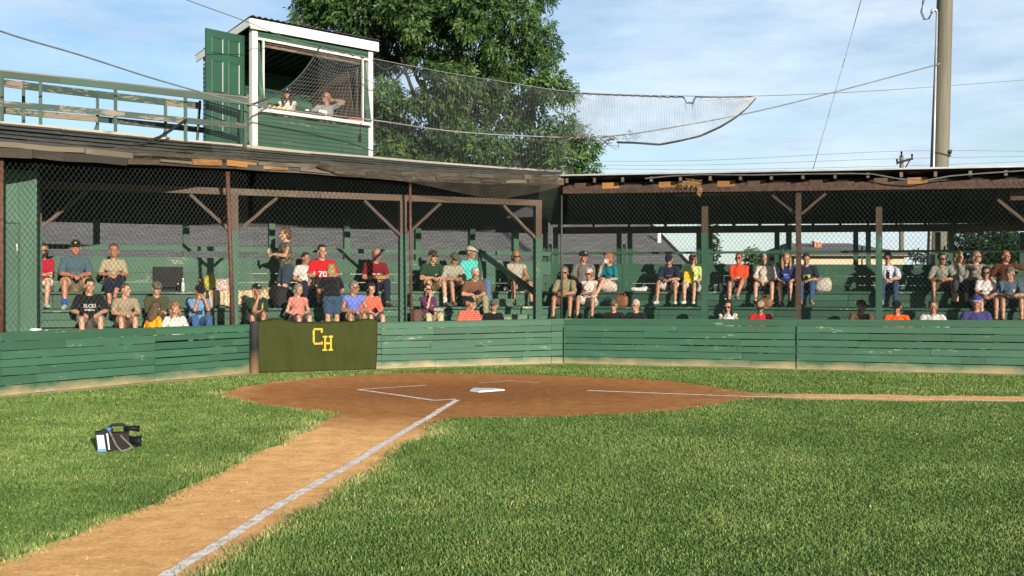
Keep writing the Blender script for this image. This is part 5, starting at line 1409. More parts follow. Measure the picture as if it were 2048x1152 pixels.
def person(label, px, lv, ytop, shirt, sl='short', pants=('shorts', (90, 80, 65)), hair='short', hc='brown', hat=None, pose='knees', lean=12, yaw=0, hyaw=0, hpitch=5, fat=0., skin=0, glasses=None, spread=.13, pat=None, ppat=None, left=None, stand=None, at=None, feet=-.31, shoe=(40, 40, 42), socks=None, female=False, cross=False, collar=None, doff=0, emblem=None, print_=None, twist=0, brim_up=0):
    left = (px < 1105) if left is None else left
    fr = FC_ if left else FR_
    seed = int(px)+lv*7 if lv else int(px)
    rs_ = random.Random(seed)
    if at is not None: base = Vector(at); face = at_yaw = 0
    else:
        o = OFF[lv-1]+.24+doff
        p, s = ray_hit(px, fr.A+fr.n*o, fr.u); base = Vector((p.x, p.y, LEV[lv-1] if stand is None else stand))
    ang = math.atan2(fr.u.y, fr.u.x) if at is None else 0
    ztop = CAMH+(YH-ytop)/F*base.y
    rz = ang+R(yaw)
    hipz = .10 if stand is None else .93
    nominal = hipz+.50*math.cos(R(lean))+.055*math.cos(R(lean))+.145+.123-(0 if not hat else -.012)
    sc = max(.84, min(1.12, (ztop-base.z)/nominal))
    # skeleton, metres, facing -y
    RL = rotx(R(lean)); hip = Vector((0, 0, hipz))
    sp = RL @ Vector((0, 0, 1))
    sw = .155 if female else .178
    TW = rotz(R(twist))
    shd = {s: hip+sp*.49+TW @ Vector((s*sw, 0, 0)) for s in (-1, 1)}
    neck = hip+sp*.535
    Rn = rotx(R(lean*.45)); hc_ = neck+Rn @ Vector((0, -.012, .155)); RH = (rotz(R(hyaw)) @ rotx(R(hpitch)))*1.09
    gz = feet if stand is None else 0
    ank, knee, hipj = {}, {}, {}
    for s in (-1, 1):
        hipj[s] = hip+Vector((s*.092, -.01, -.01))
        if stand is None:
            tx = s*spread; ty = -.50
            if cross and s == 1: tx, ty, az = -.02, -.60, gz+.20
            else: az = gz+.085
            if pose == 'tailor': tx, ty, az = -s*.14, -.36+.05*s, .07+.03*s; hint = (s*2.5, -.6, .6)
            else: hint = (s*spread*1.0, -.7, 1.0)
            knee[s], ank[s] = ik(hipj[s], (tx, ty, az), .44, .42, hint)
        else:
            knee[s], ank[s] = ik(hipj[s], (s*.10, .03*s+(.10 if lean > 30 else 0), .085), .44, .425, (0, -1, 0))
    W = {}
    kn = lambda s: knee[s]+Vector((0, -.02, .075))
    dl = Vector((0, 0, 0))
    if pose in ('knees', 'tailor'): W = {s: lerp(hipj[s], knee[s], .82)+Vector((-s*.02, 0, .10)) for s in (-1, 1)}
    elif pose == 'lap': W = {s: Vector((s*.075, -.235, hipz+.125)) for s in (-1, 1)}
    elif pose == 'clasp': W = {s: lerp(knee[-1], knee[1], .5)+Vector((s*.065, .03, .10)) for s in (-1, 1)}
    elif pose == 'crossed': W = {s: hip+sp*.23+Vector((-s*.07, -.20-.02*s, 0)) for s in (-1, 1)}
    elif pose == 'phone': W = {s: hip+Vector((s*.055, -.30, .17)) for s in (-1, 1)}
    elif pose == 'chin': W = {-1: hc_+RH @ Vector((-.035, -.11, -.165)), 1: lerp(hipj[1], knee[1], .7)+Vector((-.10, 0, .10))}
    elif pose == 'mouth': W = {-1: hc_+RH @ Vector((-.05, -.155, -.145)), 1: hip+Vector((.10, -.30, .17))}
    elif pose == 'face': W = {s: hc_+RH @ Vector((s*.055, -.145, -.09)) for s in (-1, 1)}
    elif pose == 'phoneear': W = {-1: hip+Vector((-.20, -.10, .03)), 1: hc_+RH @ Vector((.10, -.13, -.12))}
    elif pose == 'point': W = {-1: hip+Vector((-.22, -.12, .03)), 1: shd[1]+Vector((.50, -.05, -.02))}
    elif pose == 'headhand': W = {-1: hip+Vector((-.1, -.25, .2)), 1: hc_+Vector((.15, -.05, -.05))}
    elif pose == 'side': W = {s: hip+Vector((s*.25, -.06, -.04)) for s in (-1, 1)}
    elif pose == 'hold': W = {s: hip+sp*.22+Vector((s*.05, -.30, .05)) for s in (-1, 1)}
    elif pose == 'reach': W = {s: shd[s]+Vector((s*.02, -.30, -.38)) for s in (-1, 1)}
    eh = {'face': (.6, .25, -1), 'chin': (.25, .1, -1), 'mouth': (.3, .2, -1), 'phoneear': (.8, 0, -.9), 'headhand': (1.0, -.3, -.35)}.get(pose, (.8, .5, -.5))
    elb, wr = {}, {}
    for s in (-1, 1):
        elb[s], wr[s] = ik(shd[s], W[s], .285, .255, (s*eh[0], eh[1], eh[2]))
    fx_ = 1+fat; wd = .9 if female else 1.0
    # body (what shows outside the clothes is what counts; the rest is slimmer than they are)
    b = MB()
    b.ell(hip+Vector((0, 0, .0)), (.15, .115, .11)); b.ell(hip+sp*.2, (.135*fx_, .10*fx_, .17), RL); b.ell(hip+sp*.37, (.145*wd, .095, .15), RL)
    b.cone(shd[-1]-sp*.012, .042, shd[1]-sp*.012, .042, rnd=True); b.cone(hip+sp*.44, .075, neck+sp*.02, .052, rnd=True); b.cone(neck, .052, hc_+RH @ Vector((0, .022, -.09)), .052, rnd=True)
    am = .92 if female else 1.05; am *= 1+.35*fat
    for s in (-1, 1):
        b.cone(shd[s]-sp*.010, .039*am, elb[s], .042*am, rnd=True); b.cone(elb[s], .042*am, lerp(elb[s], wr[s], .35), .043*am, rnd=True); b.cone(lerp(elb[s], wr[s], .35), .043*am, wr[s], .027*am, rnd=True)
        b.cone(hipj[s], .080, knee[s], .056, rnd=True); b.cone(knee[s], .056, lerp(knee[s], ank[s], .32), .056, rnd=True); b.cone(lerp(knee[s], ank[s], .32), .056, ank[s], .036, rnd=True)
    # shirt
    t = MB(); k1 = 1+fat
    t.ell(hip+sp*.02, (.175*k1, .135*k1, .115), RL); t.ell(hip+sp*.17+Vector((0, -.015*fat*4, 0)), (.165*k1*wd+(.01 if female else 0), .125*k1*(1+fat*.5), .16), RL); t.ell(hip+sp*.36, (.168*wd*(1+fat*.5), .120*(1+fat*.5), .165), RL)
    if female: 
        for s in (-1, 1): t.ell(hip+sp*.35+RL @ Vector((s*.068, -.085, 0)), (.068, .055, .062), RL)
    t.cone(shd[-1]-sp*.012, .055, shd[1]-sp*.012, .055, rnd=True); t.cone(hip+sp*.40, .112, neck-sp*.012, .064)
    for s in (-1, 1):
        f = {'short': .78, 'half': .98, 'cap': .32, 'none': .1}.get(sl, 1)
        t.cone(shd[s]-sp*.008, .062*am, lerp(shd[s], elb[s], f), (.064 if sl != 'long' else .056)*am, rnd=(sl == 'long'))
        if sl == 'long': t.cone(elb[s], .058*am, lerp(elb[s], wr[s], .92), .044*am)
    if collar: t.cone(neck-sp*.03, .072, neck+sp*.03+Vector((0, -.01, 0)), .064)
    # trousers, shorts or skirt
    q = MB(); ptype, pcol = pants
    q.ell(hip+Vector((0, .0, -.01)), (.168*k1**.6, .132*k1**.6, .115))
    thf = (1+fat*.6)*(1.0 if not female else 1.03)
    for s in (-1, 1):
        if ptype == 'long':
            q.cone(hipj[s], .108*thf, knee[s], .078, rnd=True); q.cone(knee[s], .078, lerp(knee[s], ank[s], .96), .060)
        elif ptype == 'capri':
            q.cone(hipj[s], .106*thf, knee[s], .076, rnd=True); q.cone(knee[s], .076, lerp(knee[s], ank[s], .55), .066)
        else:
            q.cone(hipj[s], .108*thf, lerp(hipj[s], knee[s], .90 if ptype == 'shorts' else .74), .094)
            q.ell(hipj[s], (.108*thf,)*3)
    if ptype == 'skirt': q.cone(hip+Vector((0, -.08, -.02)), .14, lerp(knee[-1], knee[1], .5)+Vector((0, .03, -.02)), .15)
    people.append(dict(label=label, base=base, rz=rz, sc=sc, body=b, shirt=t, pants=q, px=px, lv=lv, hc=hc_, RH=RH, wr=wr, elb=elb, knee=knee, ank=ank, hip=hip, sp=sp, RL=RL, scol=cloth(shirt, pat), pcol=cloth(pcol, ppat), hair=hair, hairc=hc, hat=hat, skin=SK[skin], glasses=glasses, shoe=shoe, socks=socks, seed=seed, pose=pose, stand=stand, emblem=emblem, print_=print_, cross=cross, fat=fat, hpose=hpitch, brim_up=brim_up))
    return people[-1]

def finish_people():
    items = []
    for p in people: items += [(p['body'], .0165, 3), (p['shirt'], .0150, 3), (p['pants'], .0160, 3)]
    arr = remesh_arrays(items)
    for i, p in enumerate(people):
        root = empty('person', p['base'], p['rz'], p['label'], 'person'); root.scale = (p['sc'],)*3
        if p.get('group'): root['group'] = p['group']
        (bv, bf), (tv, tf), (qv, qf) = arr[3*i:3*i+3]
        for vv, am in ((tv, .008), (qv, .008)):
            for k in range(len(vv)):
                c = Vector(vv[k].tolist()); vv[k] += np.array(mnoise.noise_vector(Vector((c.x*11+i*3, c.y*11, c.z*15))))*am
        def add(name, me, parent=root):
            o = bpy.data.objects.new(name, me); col.objects.link(o); o.parent = parent; return o
        H_ = lambda v: (np.asarray(v) @ np.array(p['RH']).T)+np.array(p['hc'])
        chunks = [(bv, bf, 0), (H_(HV), HF, 0), (H_(EYE[0]), EYE[1], 1), (H_(IRIS[0]), IRIS[1], 2), (H_(BROW[0]), BROW[1], 3), (H_(LIPS[0]), LIPS[1], 4)]
        for s in (-1, 1):
            d = (p['wr'][s]-p['elb'][s]).normalized()
            if p['pose'] in ('knees', 'lap', 'clasp', 'phone', 'hold', 'crossed', 'side', 'tailor'): d = (d+Vector((-s*.25, -.25, -.35))).normalized()
            zz = Vector((0, -.3, 1)) if p['pose'] not in ('chin', 'mouth', 'face', 'phoneear', 'headhand') else Vector((s*.4, -1, .2))
            z = (zz-d*zz.dot(d)).normalized(); y = z.cross(d)
            M3 = np.array([[d.x, y.x, z.x], [d.y, y.y, z.y], [d.z, y.z, z.z]])
            hv = NV_.copy(); hf = NF_
            if s == 1: hv = hv*np.array([1, 1, 1])
            else: hv = hv*np.array([1, -1, 1]); hf = [f[::-1] for f in NF_]
            chunks.append((hv @ M3.T+np.array(p['wr'][s]-d*.012), hf, 0))
        hm = HAIRM[p['hairc']]
        bo = add('body', mesh_from('body', chunks, [p['skin'], EYEW, EYED, hm, LIP]))
        so_ = add('shirt', mesh_from('shirt', [(tv, tf, 0)], [p['scol']]))
        add('trousers', mesh_from('trousers', [(qv, qf, 0)], [p['pcol']]))
        def headpart(name, mb, mats):
            mb.v = [tuple(p['RH'] @ Vector(v)+p['hc']) for v in mb.v]
            o = mb.build(name, mats, root, True); return o
        hk = p['hair']
        hm_ = hair_mb(hk, p['seed'])
        if hm_: 
            ho = headpart('hair', hm_, hm)
        if p['hat']:
            c1, c2 = p['hat'][0], p['hat'][1]
            mb = MB(); cap_mb(mb); pat_ = p['hat'][2] if len(p['hat']) > 2 else None
            ca = headpart('cap', mb, [cloth(c1, pat_), cloth(c2, pat_ if c1 == c2 else None)])
            if p['emblem']:
                mb = MB(); mb.ell((0, -.083, .085), (.020, .012, .017), None, 10, 8)
                mb.v = [tuple(p['RH'] @ Vector(v)+p['hc']) for v in mb.v]; mb.build('emblem', cloth(p['emblem']), ca, True)
        if p['glasses']:
            mb = MB()
            for s in (-1, 1):
                if p['glasses'] == 'sun': mb.ell((s*.033, -.0955, .003), (.029, .008, .019), None, 12, 8); mb.tube([(s*.060, -.088, .006), (s*.080, -.02, .006), (s*.082, .02, .0)], .0035, 5)
                else:
                    mb.tube([(s*.033+.024*math.cos(a), -.0985, .002+.017*math.sin(a)) for a in [k*math.pi/6 for k in range(13)]], .0026, 4); mb.tube([(s*.058, -.092, .004), (s*.080, -.02, .004)], .003, 4)
            mb.tube([(-.008, -.101, .007), (.008, -.101, .007)], .004, 5)
            headpart('sunglasses' if p['glasses'] == 'sun' else 'glasses', mb, M['plastic'])
        if p.get('mask'):
            mb = MB(); mb.ell((0, -.075, -.055), (.056, .048, .050), None, 16, 10); headpart('face_mask', mb, M['white'])
        for s in (-1, 1):
            a = p['ank'][s]; d = Vector((s*.22, -1, 0)).normalized(); mb = MB()
            z0 = a.z-.085
            for (f, rx, rz_, h) in ((.02, .043, .05, .05), (-.05, .044, .048, .045), (-.12, .046, .034, .034)):
                mb.ell((a.x-d.x*f*1.0, a.y-d.y*f*-1.0 if False else a.y+d.y*(-f), z0+h), (rx, .075, rz_), None, 12, 8, mi=0)
            mb.v = [(x, y, max(z, z0+.004)) for x, y, z in mb.v]
            mb.build('shoe', cloth(p['shoe']), root, True)
            if p['socks']:
                mb = MB(); kd = (p['knee'][s]-a).normalized(); mb.cone(a-Vector((0, 0, .02)), .042, a+kd*.10, .046, 12); mb.build('sock', cloth(p['socks']), root, True)
        if p['print_']:
            from mathutils.bvhtree import BVHTree
            bvh = BVHTree.FromPolygons([Vector(v) for v in tv.tolist()], tf)
            for kind, cx, cz, sx, sz_, colr in p['print_']:
                mb = MB()
                c0_ = p['hip']+p['sp']*cz; nx, nz = 14, 8
                def proj(x, z):
                    q = c0_+p['RL'] @ Vector((x, 0, z)); fwd = p['RL'] @ Vector((0, 1, 0))
                    h = bvh.ray_cast(q-fwd*.6, fwd)[0]
                    return (h if h else q-fwd*.13)-fwd*.005
                if kind == 'patch':
                    for a_ in range(4):
                        for b_ in range(3):
                            x0_, x1_ = cx+sx*(a_/4-.5), cx+sx*((a_+1)/4-.5); y0_, y1_ = sz_*(b_/3-.5), sz_*((b_+1)/3-.5)
                            mb.quad_pts([proj(x0_, y0_), proj(x1_, y0_), proj(x1_, y1_), proj(x0_, y1_)], None, .5)
                    mb.build('chest_print', cloth(colr), so_)
                elif kind == 'stripe':
                    for a_ in range(8):
                        z0_, z1_ = -.12+a_*.025, -.12+(a_+1)*.025
                        mb.quad_pts([proj(cx-sx/2, z0_), proj(cx+sx/2, z0_), proj(cx+sx/2+.01, z1_), proj(cx-sx/2+.01, z1_)], None, .5)
                    mb.build('chest_stripe', cloth(colr), so_)
                else:
                    cu = bpy.data.curves.new('lettering', 'FONT'); cu.body = kind; cu.align_x = 'CENTER'; cu.align_y = 'CENTER'; cu.offset = .018; cu.size = 1.0
                    ob = bpy.data.objects.new('lettering', cu); col.objects.link(ob); bpy.context.view_layer.update()
                    me = bpy.data.meshes.new_from_object(ob.evaluated_get(bpy.context.evaluated_depsgraph_get())); bpy.data.objects.remove(ob)
                    xs = [v.co.x for v in me.vertices]; ys = [v.co.y for v in me.vertices]; w_ = max(xs)-min(xs); h__ = max(ys)-min(ys); mx_, my_ = (max(xs)+min(xs))/2, (max(ys)+min(ys))/2
                    for v in me.vertices: v.co = proj(cx+(v.co.x-mx_)/w_*sx, (v.co.y-my_)/h__*sz_)
                    me.materials.clear(); me.materials.append(cloth(colr)); me.name = 'lettering'
                    o = bpy.data.objects.new('lettering', me); col.objects.link(o); o.parent = so_
        p['root'] = root
        p['mat'] = Matrix.Translation(p['base']) @ Matrix.Rotation(p['rz'], 4, 'Z') @ Matrix.Diagonal((p['sc'],)*3+(1,))
KH, NAVY, JEAN, BLK, OLV = (150, 128, 98), (26, 32, 52), (52, 72, 102), (22, 23, 26), (70, 72, 48)
WH = (205, 203, 196)
P_ = person
# top bench, left stand
P_('person in a red top, white shorts and sunglasses right beside the green closet', 86, 4, 487, (176, 30, 52), 'short', ('shorts', (200, 200, 190)), 'bob', 'white', None, 'crossed', 4, 0, 5, 3, skin=0, glasses='sun', spread=.07, female=True, shoe=(190, 190, 185))
P_('person in a slate blue polo, blue socks and black cap on the top bench', 150, 4, 480, (78, 100, 116), 'half', ('shorts', (165, 140, 105)), 'short', 'gray', (BLK, BLK), 'clasp', 12, 4, -5, 2, .12, 2, None, .20, collar=1, emblem=(190, 180, 100), socks=(40, 90, 190), shoe=(180, 180, 180))
P_('person in a pale beige tee with navy trousers, hands crossed on one knee', 227, 4, 488, (168, 158, 132), 'half', ('capri', NAVY), 'short', 'brown', None, 'clasp', 10, 2, 0, 2, .05, 2, None, .10, female=True, cross=True, shoe=(70, 66, 60))
a13 = P_('seated person in a white and black jersey half hidden by the standing camouflage top', 607, 4, 506, (200, 200, 200), 'short', ('long', (34, 40, 58)), 'short', 'dark', None, 'lap', 12, 10, 20, 10, .05, 1, print_=[('stripe', .07, .3, .05, .1, (22, 24, 30))])
P_('bearded person in a bright red tee with a white number on the top bench', 643, 4, 490, (200, 30, 38), 'half', ('shorts', (95, 82, 66)), 'short', 'dark', None, 'knees', 8, -4, 10, 4, .16, 0, print_=[('70', .0, .26, .17, .12, (225, 220, 215))])
P_('person in a maroon tee with white lettering reading a yellow paper', 746, 4, 497, (122, 24, 40), 'short', ('long', (34, 42, 62)), 'bald', 'gray', None, 'phone', 18, 6, 8, 26, .10, 2, print_=[('patch', -.055, .31, .09, .035, (190, 175, 172)), ('patch', .055, .31, .09, .04, (196, 182, 178))], spread=.12, shoe=(60, 60, 60))
P_('person in a dark green polo with a cap and white socks leaning on the knees', 857, 4, 500, (42, 66, 48), 'short', ('shorts', (150, 128, 88)), 'short', 'brown', ((50, 48, 44), (105, 98, 86)), 'clasp', 24, 4, 4, 0, .08, 0, 'sun', .17, collar=1, socks=(215, 213, 205), shoe=(105, 92, 76), print_=[('patch', .08, .33, .045, .03, (190, 195, 190))])
P_('person in a light grey tee and olive cap bowing beside the dark green polo', 898, 4, 505, (160, 160, 146), 'half', ('shorts', (58, 54, 48)), 'short', 'dark', ((82, 88, 72), (82, 88, 72)), 'clasp', 26, 6, 6, 24, .06, 1, None, .13, shoe=(110, 98, 78))
P_('big person in a turquoise shirt with a white camo cap and blue jeans', 939, 4, 491, (84, 196, 190), 'short', ('long', (88, 116, 150)), 'short', 'gray', ((190, 186, 178), (178, 172, 164)), 'side', 6, 8, 22, 4, .22, 1, None, .16, collar=1)
P_('person in a sleeveless pale grey shirt and sunglasses sitting beyond the sloping handrail', 1029, 4, 502, (172, 168, 158), 'cap', ('shorts', (28, 28, 32)), 'short', 'blond', None, 'clasp', 10, -2, -4, 0, .14, 1, 'sun', .21, shoe=(40, 36, 34))
# standing figures
P_('standing person in a camouflage top holding a yellow drink, facing left', 574, 3, 455, (66, 62, 50), 'cap', ('bermuda', (52, 66, 84)), 'bob', 'brown', None, 'hold', 3, -78, 0, 8, .14, 0, None, female=True, stand=.95, pat='camo', doff=.15)
P_('standing person in a black shirt and denim shorts bending away from the field', 665, 2, 527, (24, 26, 32), 'short', ('bermuda', (58, 82, 108)), 'bob', 'blond', None, 'reach', 34, 172, 0, 12, .16, 0, None, female=True, stand=.45, doff=-.35)
# second bench, left stand
P_('young person in a black tee with white lettering on the left of the second bench', 178, 2, 557, (24, 28, 28), 'half', ('shorts', (112, 104, 102)), 'short', 'dark', None, 'knees', 12, 4, 14, 10, .04, 0, None, .15, print_=[('BUCKS', 0, .34, .21, .075, (215, 215, 210)), ('BASEBALL', 0, .265, .17, .035, (215, 215, 210))])
P_('young person in a beige grey tee looking to the right on the second bench', 248, 2, 567, (156, 146, 122), 'half', ('shorts', (120, 100, 80)), 'short', 'brown', None, 'clasp', 16, 8, 38, 2, .02, 0, None, .12)
P_('person in an olive tee and camouflage cap with folded hands on the second bench', 311, 2, 562, (72, 78, 50), 'half', ('long', (54, 66, 92)), 'short', 'brown', ((110, 98, 76), (110, 98, 76), 'camo'), 'crossed', 16, 4, 4, 12, .08, 0)
P_('person in a light blue tee and jeans sitting cross-legged with both hands at the face', 392, 2, 574, (110, 160, 214), 'short', ('long', (60, 96, 146)), 'short', 'dark', (BLK, BLK), 'face', 22, 10, 6, 22, .06, 1, None, print_=[('patch', 0, .26, .16, .09, (52, 50, 84))], shoe=(26, 28, 36))
P_('person in a dark green and yellow polo resting the chin on one hand, black cap', 506, 2, 566, (32, 58, 46), 'half', ('shorts', (50, 56, 50)), 'short', 'gray', (BLK, BLK), 'chin', 22, 10, 8, 0, .10, 1, None, .16, emblem=(215, 215, 205), print_=[('stripe', -.11, .36, .035, .2, (205, 168, 70)), ('stripe', .12, .36, .03, .2, (205, 168, 70))], cross=True)
P_('person in a pink sleeveless top with short grey hair behind the carpet', 593, 2, 570, (226, 132, 122), 'cap', ('shorts', (60, 56, 62)), 'bob', 'gray', None, 'lap', 10, 10, 14, 18, .16, 0, None, .10, female=True)
P_('person in a lavender blue sleeveless shirt with glasses looking right', 704, 2, 562, (112, 128, 214), 'cap', ('shorts', (120, 112, 94)), 'short', 'gray', None, 'clasp', 18, 0, 40, 4, .06, 1, 'specs', .13)
P_('person in a coral tee with dark hair looking down at a phone', 739, 2, 566, (240, 108, 88), 'half', ('shorts', (70, 66, 72)), 'bob', 'dark', None, 'phone', 10, 6, -6, 18, .20, 0, None, .12, female=True)
P_('person in a purple polo and sunglasses with a hand at the mouth', 852, 2, 568, (94, 48, 86), 'half', ('long', (196, 182, 150)), 'bun', 'dark', None, 'mouth', 8, 8, 8, 0, .16, 0, 'sun', .14, female=True, collar=1, print_=[('patch', .07, .34, .05, .02, (200, 190, 200))])
P_('older person in a brown shirt and khaki trousers handling a small camera', 941, 3, 536, (118, 84, 64), 'short', ('long', (158, 150, 118)), 'short', 'white', None, 'phone', 24, 4, 8, 22, .08, 0, 'specs', .15)
# front row, left stand
P_('person in a golden yellow shirt with long brown hair turned away, front row', 298, 1, 612, (246, 166, 26), 'short', ('long', NAVY), 'long', 'brown', None, 'lap', 14, 120, 25, 26, .06, 0, female=True)
P_('person in a white tee with green lettering and two red-brown braids, front row', 348, 1, 611, (212, 210, 204), 'half', ('long', NAVY), 'braids', 'ginger', None, 'lap', 14, 4, 4, 32, .04, 0, female=True, print_=[('BUCKS', 0, .30, .20, .065, (52, 96, 62))])
P_('person in a coral polo with black stripes and a black cap, front row', 935, 1, 592, (242, 112, 92), 'short', ('shorts', KH), 'short', 'gray', (BLK, BLK), 'lap', 8, 6, 18, 2, .22, 2, None, pat='stripe', collar=1)
P_('person in a black v-neck shirt and grey cap next to the aisle, front row', 984, 1, 600, (22, 24, 28), 'half', ('shorts', BLK), 'short', 'dark', ((92, 94, 96), (92, 94, 96)), 'lap', 8, 4, -16, 4, .08, 0)
# right stand
P_('person in an olive grey polo and dark sunglasses just right of the wall corner', 1132, 3, 534, (140, 134, 104), 'half', ('shorts', (92, 80, 62)), 'short', 'gray', None, 'clasp', 14, 4, 0, 4, .14, 1, 'sun', .19, collar=1, shoe=(36, 36, 40), feet=-.31)
P_('person in a dark plaid shirt and navy cap looking right on the top bench', 1168, 4, 501, (76, 76, 72), 'half', ('long', JEAN), 'short', 'gray', (NAVY, NAVY), 'lap', 6, 4, 42, 4, .12, 2, pat='plaid', emblem=(190, 190, 190))
P_('person in a white sleeveless top with a pink cap and sunglasses', 1180, 3, 536, (216, 212, 210), 'none', ('shorts', (200, 198, 190)), 'short', 'gray', ((224, 190, 190), (220, 180, 180)), 'crossed', 8, 0, -2, 4, .10, 1, 'sun', .18, female=True)
pm = P_('person in a teal tee and floral skirt pulling down a white mask', 1222, 4, 506, (22, 118, 132), 'half', ('skirt', (200, 180, 176)), 'bob', 'ginger', None, 'mouth', 10, -22, -25, 6, .08, 0, None, .08, female=True, ppat='floral', cross=True); pm['mask'] = True
P_('person in a black tee and camouflage cap, front row below the teal tee', 1229, 1, 598, (26, 27, 34), 'half', ('shorts', BLK), 'short', 'brown', ((104, 90, 66), (104, 90, 66), 'camo'), 'lap', 6, -4, 6, 2, .06, 0, 'sun')
P_('white-haired person in a black tee with a small chest print, front row', 1273, 1, 599, (28, 30, 34), 'half', ('shorts', BLK), 'short', 'white', None, 'lap', 6, -6, -14, 4, .10, 0, 'specs', print_=[('patch', .07, .33, .05, .05, (205, 205, 205))])
P_('person in a navy tee and dark cap with the head bowed, white shorts', 1341, 4, 508, (32, 40, 64), 'half', ('shorts', (196, 192, 184)), 'short', 'dark', (NAVY, NAVY), 'clasp', 16, -2, 4, 26, .16, 1, None, .22, shoe=(205, 205, 200), print_=[('patch', 0, .33, .14, .025, (120, 124, 140))])
P_('person in a lime yellow top and sunglasses holding a yellow folder', 1386, 4, 509, (198, 220, 136), 'half', ('shorts', (196, 200, 196)), 'bob', 'blond', None, 'lap', 5, -2, 0, 2, .10, 0, 'sun', .11, female=True, shoe=(205, 205, 200))
P_('person in a bright orange-red polo with folded arms and crossed legs', 1478, 4, 506, (226, 78, 46), 'half', ('shorts', (92, 92, 94)), 'short', 'brown', None, 'crossed', 4, 4, -14, -4, .12, 2, 'sun', .20, collar=1, cross=True, shoe=(120, 120, 122))
P_('person in a white blouse and navy shorts with hands in the lap', 1531, 4, 508, (212, 206, 194), 'half', ('bermuda', NAVY), 'short', 'white', None, 'lap', 8, 0, -2, 8, .26, 0, None, .19, female=True, shoe=(120, 92, 70))
P_('young person with long fair wavy hair in a deep blue tee', 1573, 4, 514, (38, 46, 104), 'half', ('bermuda', (60, 62, 70)), 'long', 'blond', None, 'lap', 6, 0, 4, 2, .0, 0, None, .10, female=True, print_=[('patch', .01, .28, .12, .10, (60, 100, 190)), ('patch', .0, .32, .10, .03, (190, 196, 200))])
P_('person in a navy tee with a lime print, looking down, blue jeans', 1613, 4, 516, (38, 44, 62), 'half', ('long', (58, 84, 122)), 'short', 'dark', None, 'phone', 14, 2, 2, 22, .06, 1, None, .12, print_=[('patch', -.03, .30, .07, .08, (120, 170, 90)), ('patch', .055, .30, .08, .08, (150, 186, 110))], shoe=(150, 120, 90))
P_('person in a blue and white plaid shirt over a dark tee beside the wooden post', 1775, 4, 508, (150, 158, 176), 'half', ('long', (50, 70, 104)), 'short', 'dark', None, 'clasp', 14, 2, -2, 6, .02, 0, 'specs', .14, pat='plaid', print_=[('patch', 0, .33, .07, .22, (26, 28, 36))], shoe=(120, 116, 110))
P_('person in a grey tee and sunglasses leaning forward with clasped hands', 1881, 4, 515, (136, 140, 132), 'half', ('shorts', (76, 76, 58)), 'short', 'dark', None, 'clasp', 24, 4, 22, 2, .06, 1, 'sun', .22, shoe=(60, 60, 62))
P_('person with a khaki hood and a phone at the cheek beside the grey tee', 1915, 4, 520, (128, 132, 126), 'half', ('capri', (62, 64, 74)), 'bob', 'blond', None, 'phoneear', 12, 6, 40, 8, .06, 0, None, .10, female=True)
P_('person in a grey striped tee with dark grey hair looking right', 1951, 4, 518, (128, 128, 120), 'half', ('long', NAVY), 'bob', 'gray', None, 'lap', 8, 8, 42, 0, .12, 0, 'specs', .12, female=True)
P_('person in a brown shirt with ginger hair stretching one arm to the right', 2010, 4, 506, (88, 50, 34), 'half', ('long', (56, 54, 58)), 'short', 'ginger', None, 'point', 6, 6, 30, 0, .16, 2)
P_('person in a white v-neck top and dark sunglasses on the third bench', 1971, 3, 538, (214, 208, 208), 'short', ('shorts', (60, 50, 52)), 'bob', 'dark', None, 'clasp', 8, 2, -10, 6, .06, 1, 'sun', .14, female=True)
P_('person in slate blue tee and grey cap at the right end of the third bench', 2017, 3, 536, (80, 96, 116), 'half', ('shorts', (62, 72, 88)), 'short', 'gray', ((96, 94, 84), (96, 94, 84), 'camo'), 'clasp', 16, 2, -30, 6, .16, 1, None, .18, print_=[('patch', .08, .34, .05, .06, (180, 180, 160))])
P_('person with long dark hair in a white top, front row below the orange-red polo', 1457, 1, 606, (206, 206, 210), 'none', ('shorts', BLK), 'long', 'dark', None, 'lap', 8, 0, 0, 16, .0, 0, 'sun', female=True)
P_('person in a red tee with a tan and black cap bowing, front row', 1522, 1, 610, (206, 40, 52), 'half', ('shorts', BLK), 'short', 'dark', ((168, 148, 120), (40, 38, 38)), 'lap', 14, 0, 4, 30, .12, 1)
P_('person in a brown hoodie and navy cap, front row at the wooden post', 1722, 1, 599, (104, 78, 58), 'long', ('long', JEAN), 'short', 'brown', ((28, 30, 48), (28, 30, 48)), 'lap', 8, 4, 24, 6, .10, 2, emblem=(160, 50, 60))
P_('person in a vivid orange tee and black cap, front row', 1792, 1, 600, (238, 96, 28), 'half', ('shorts', BLK), 'short', 'brown', (BLK, BLK), 'lap', 14, 4, -10, 20, .18, 2, print_=[('patch', 0, .27, .14, .03, (120, 62, 34))])
P_('person in a white printed tee without a cap, front row', 1864, 1, 600, (206, 204, 206), 'half', ('shorts', BLK), 'short', 'brown', None, 'lap', 14, 4, -4, 10, .12, 2, print_=[('patch', 0, .27, .13, .06, (96, 150, 150))])
P_('big person in a violet-blue tee and purple cap, front row', 1950, 1, 589, (66, 66, 122), 'half', ('shorts', BLK), 'short', 'gray', ((62, 58, 128), (170, 168, 190)), 'lap', 10, 6, -14, 6, .26, 2)
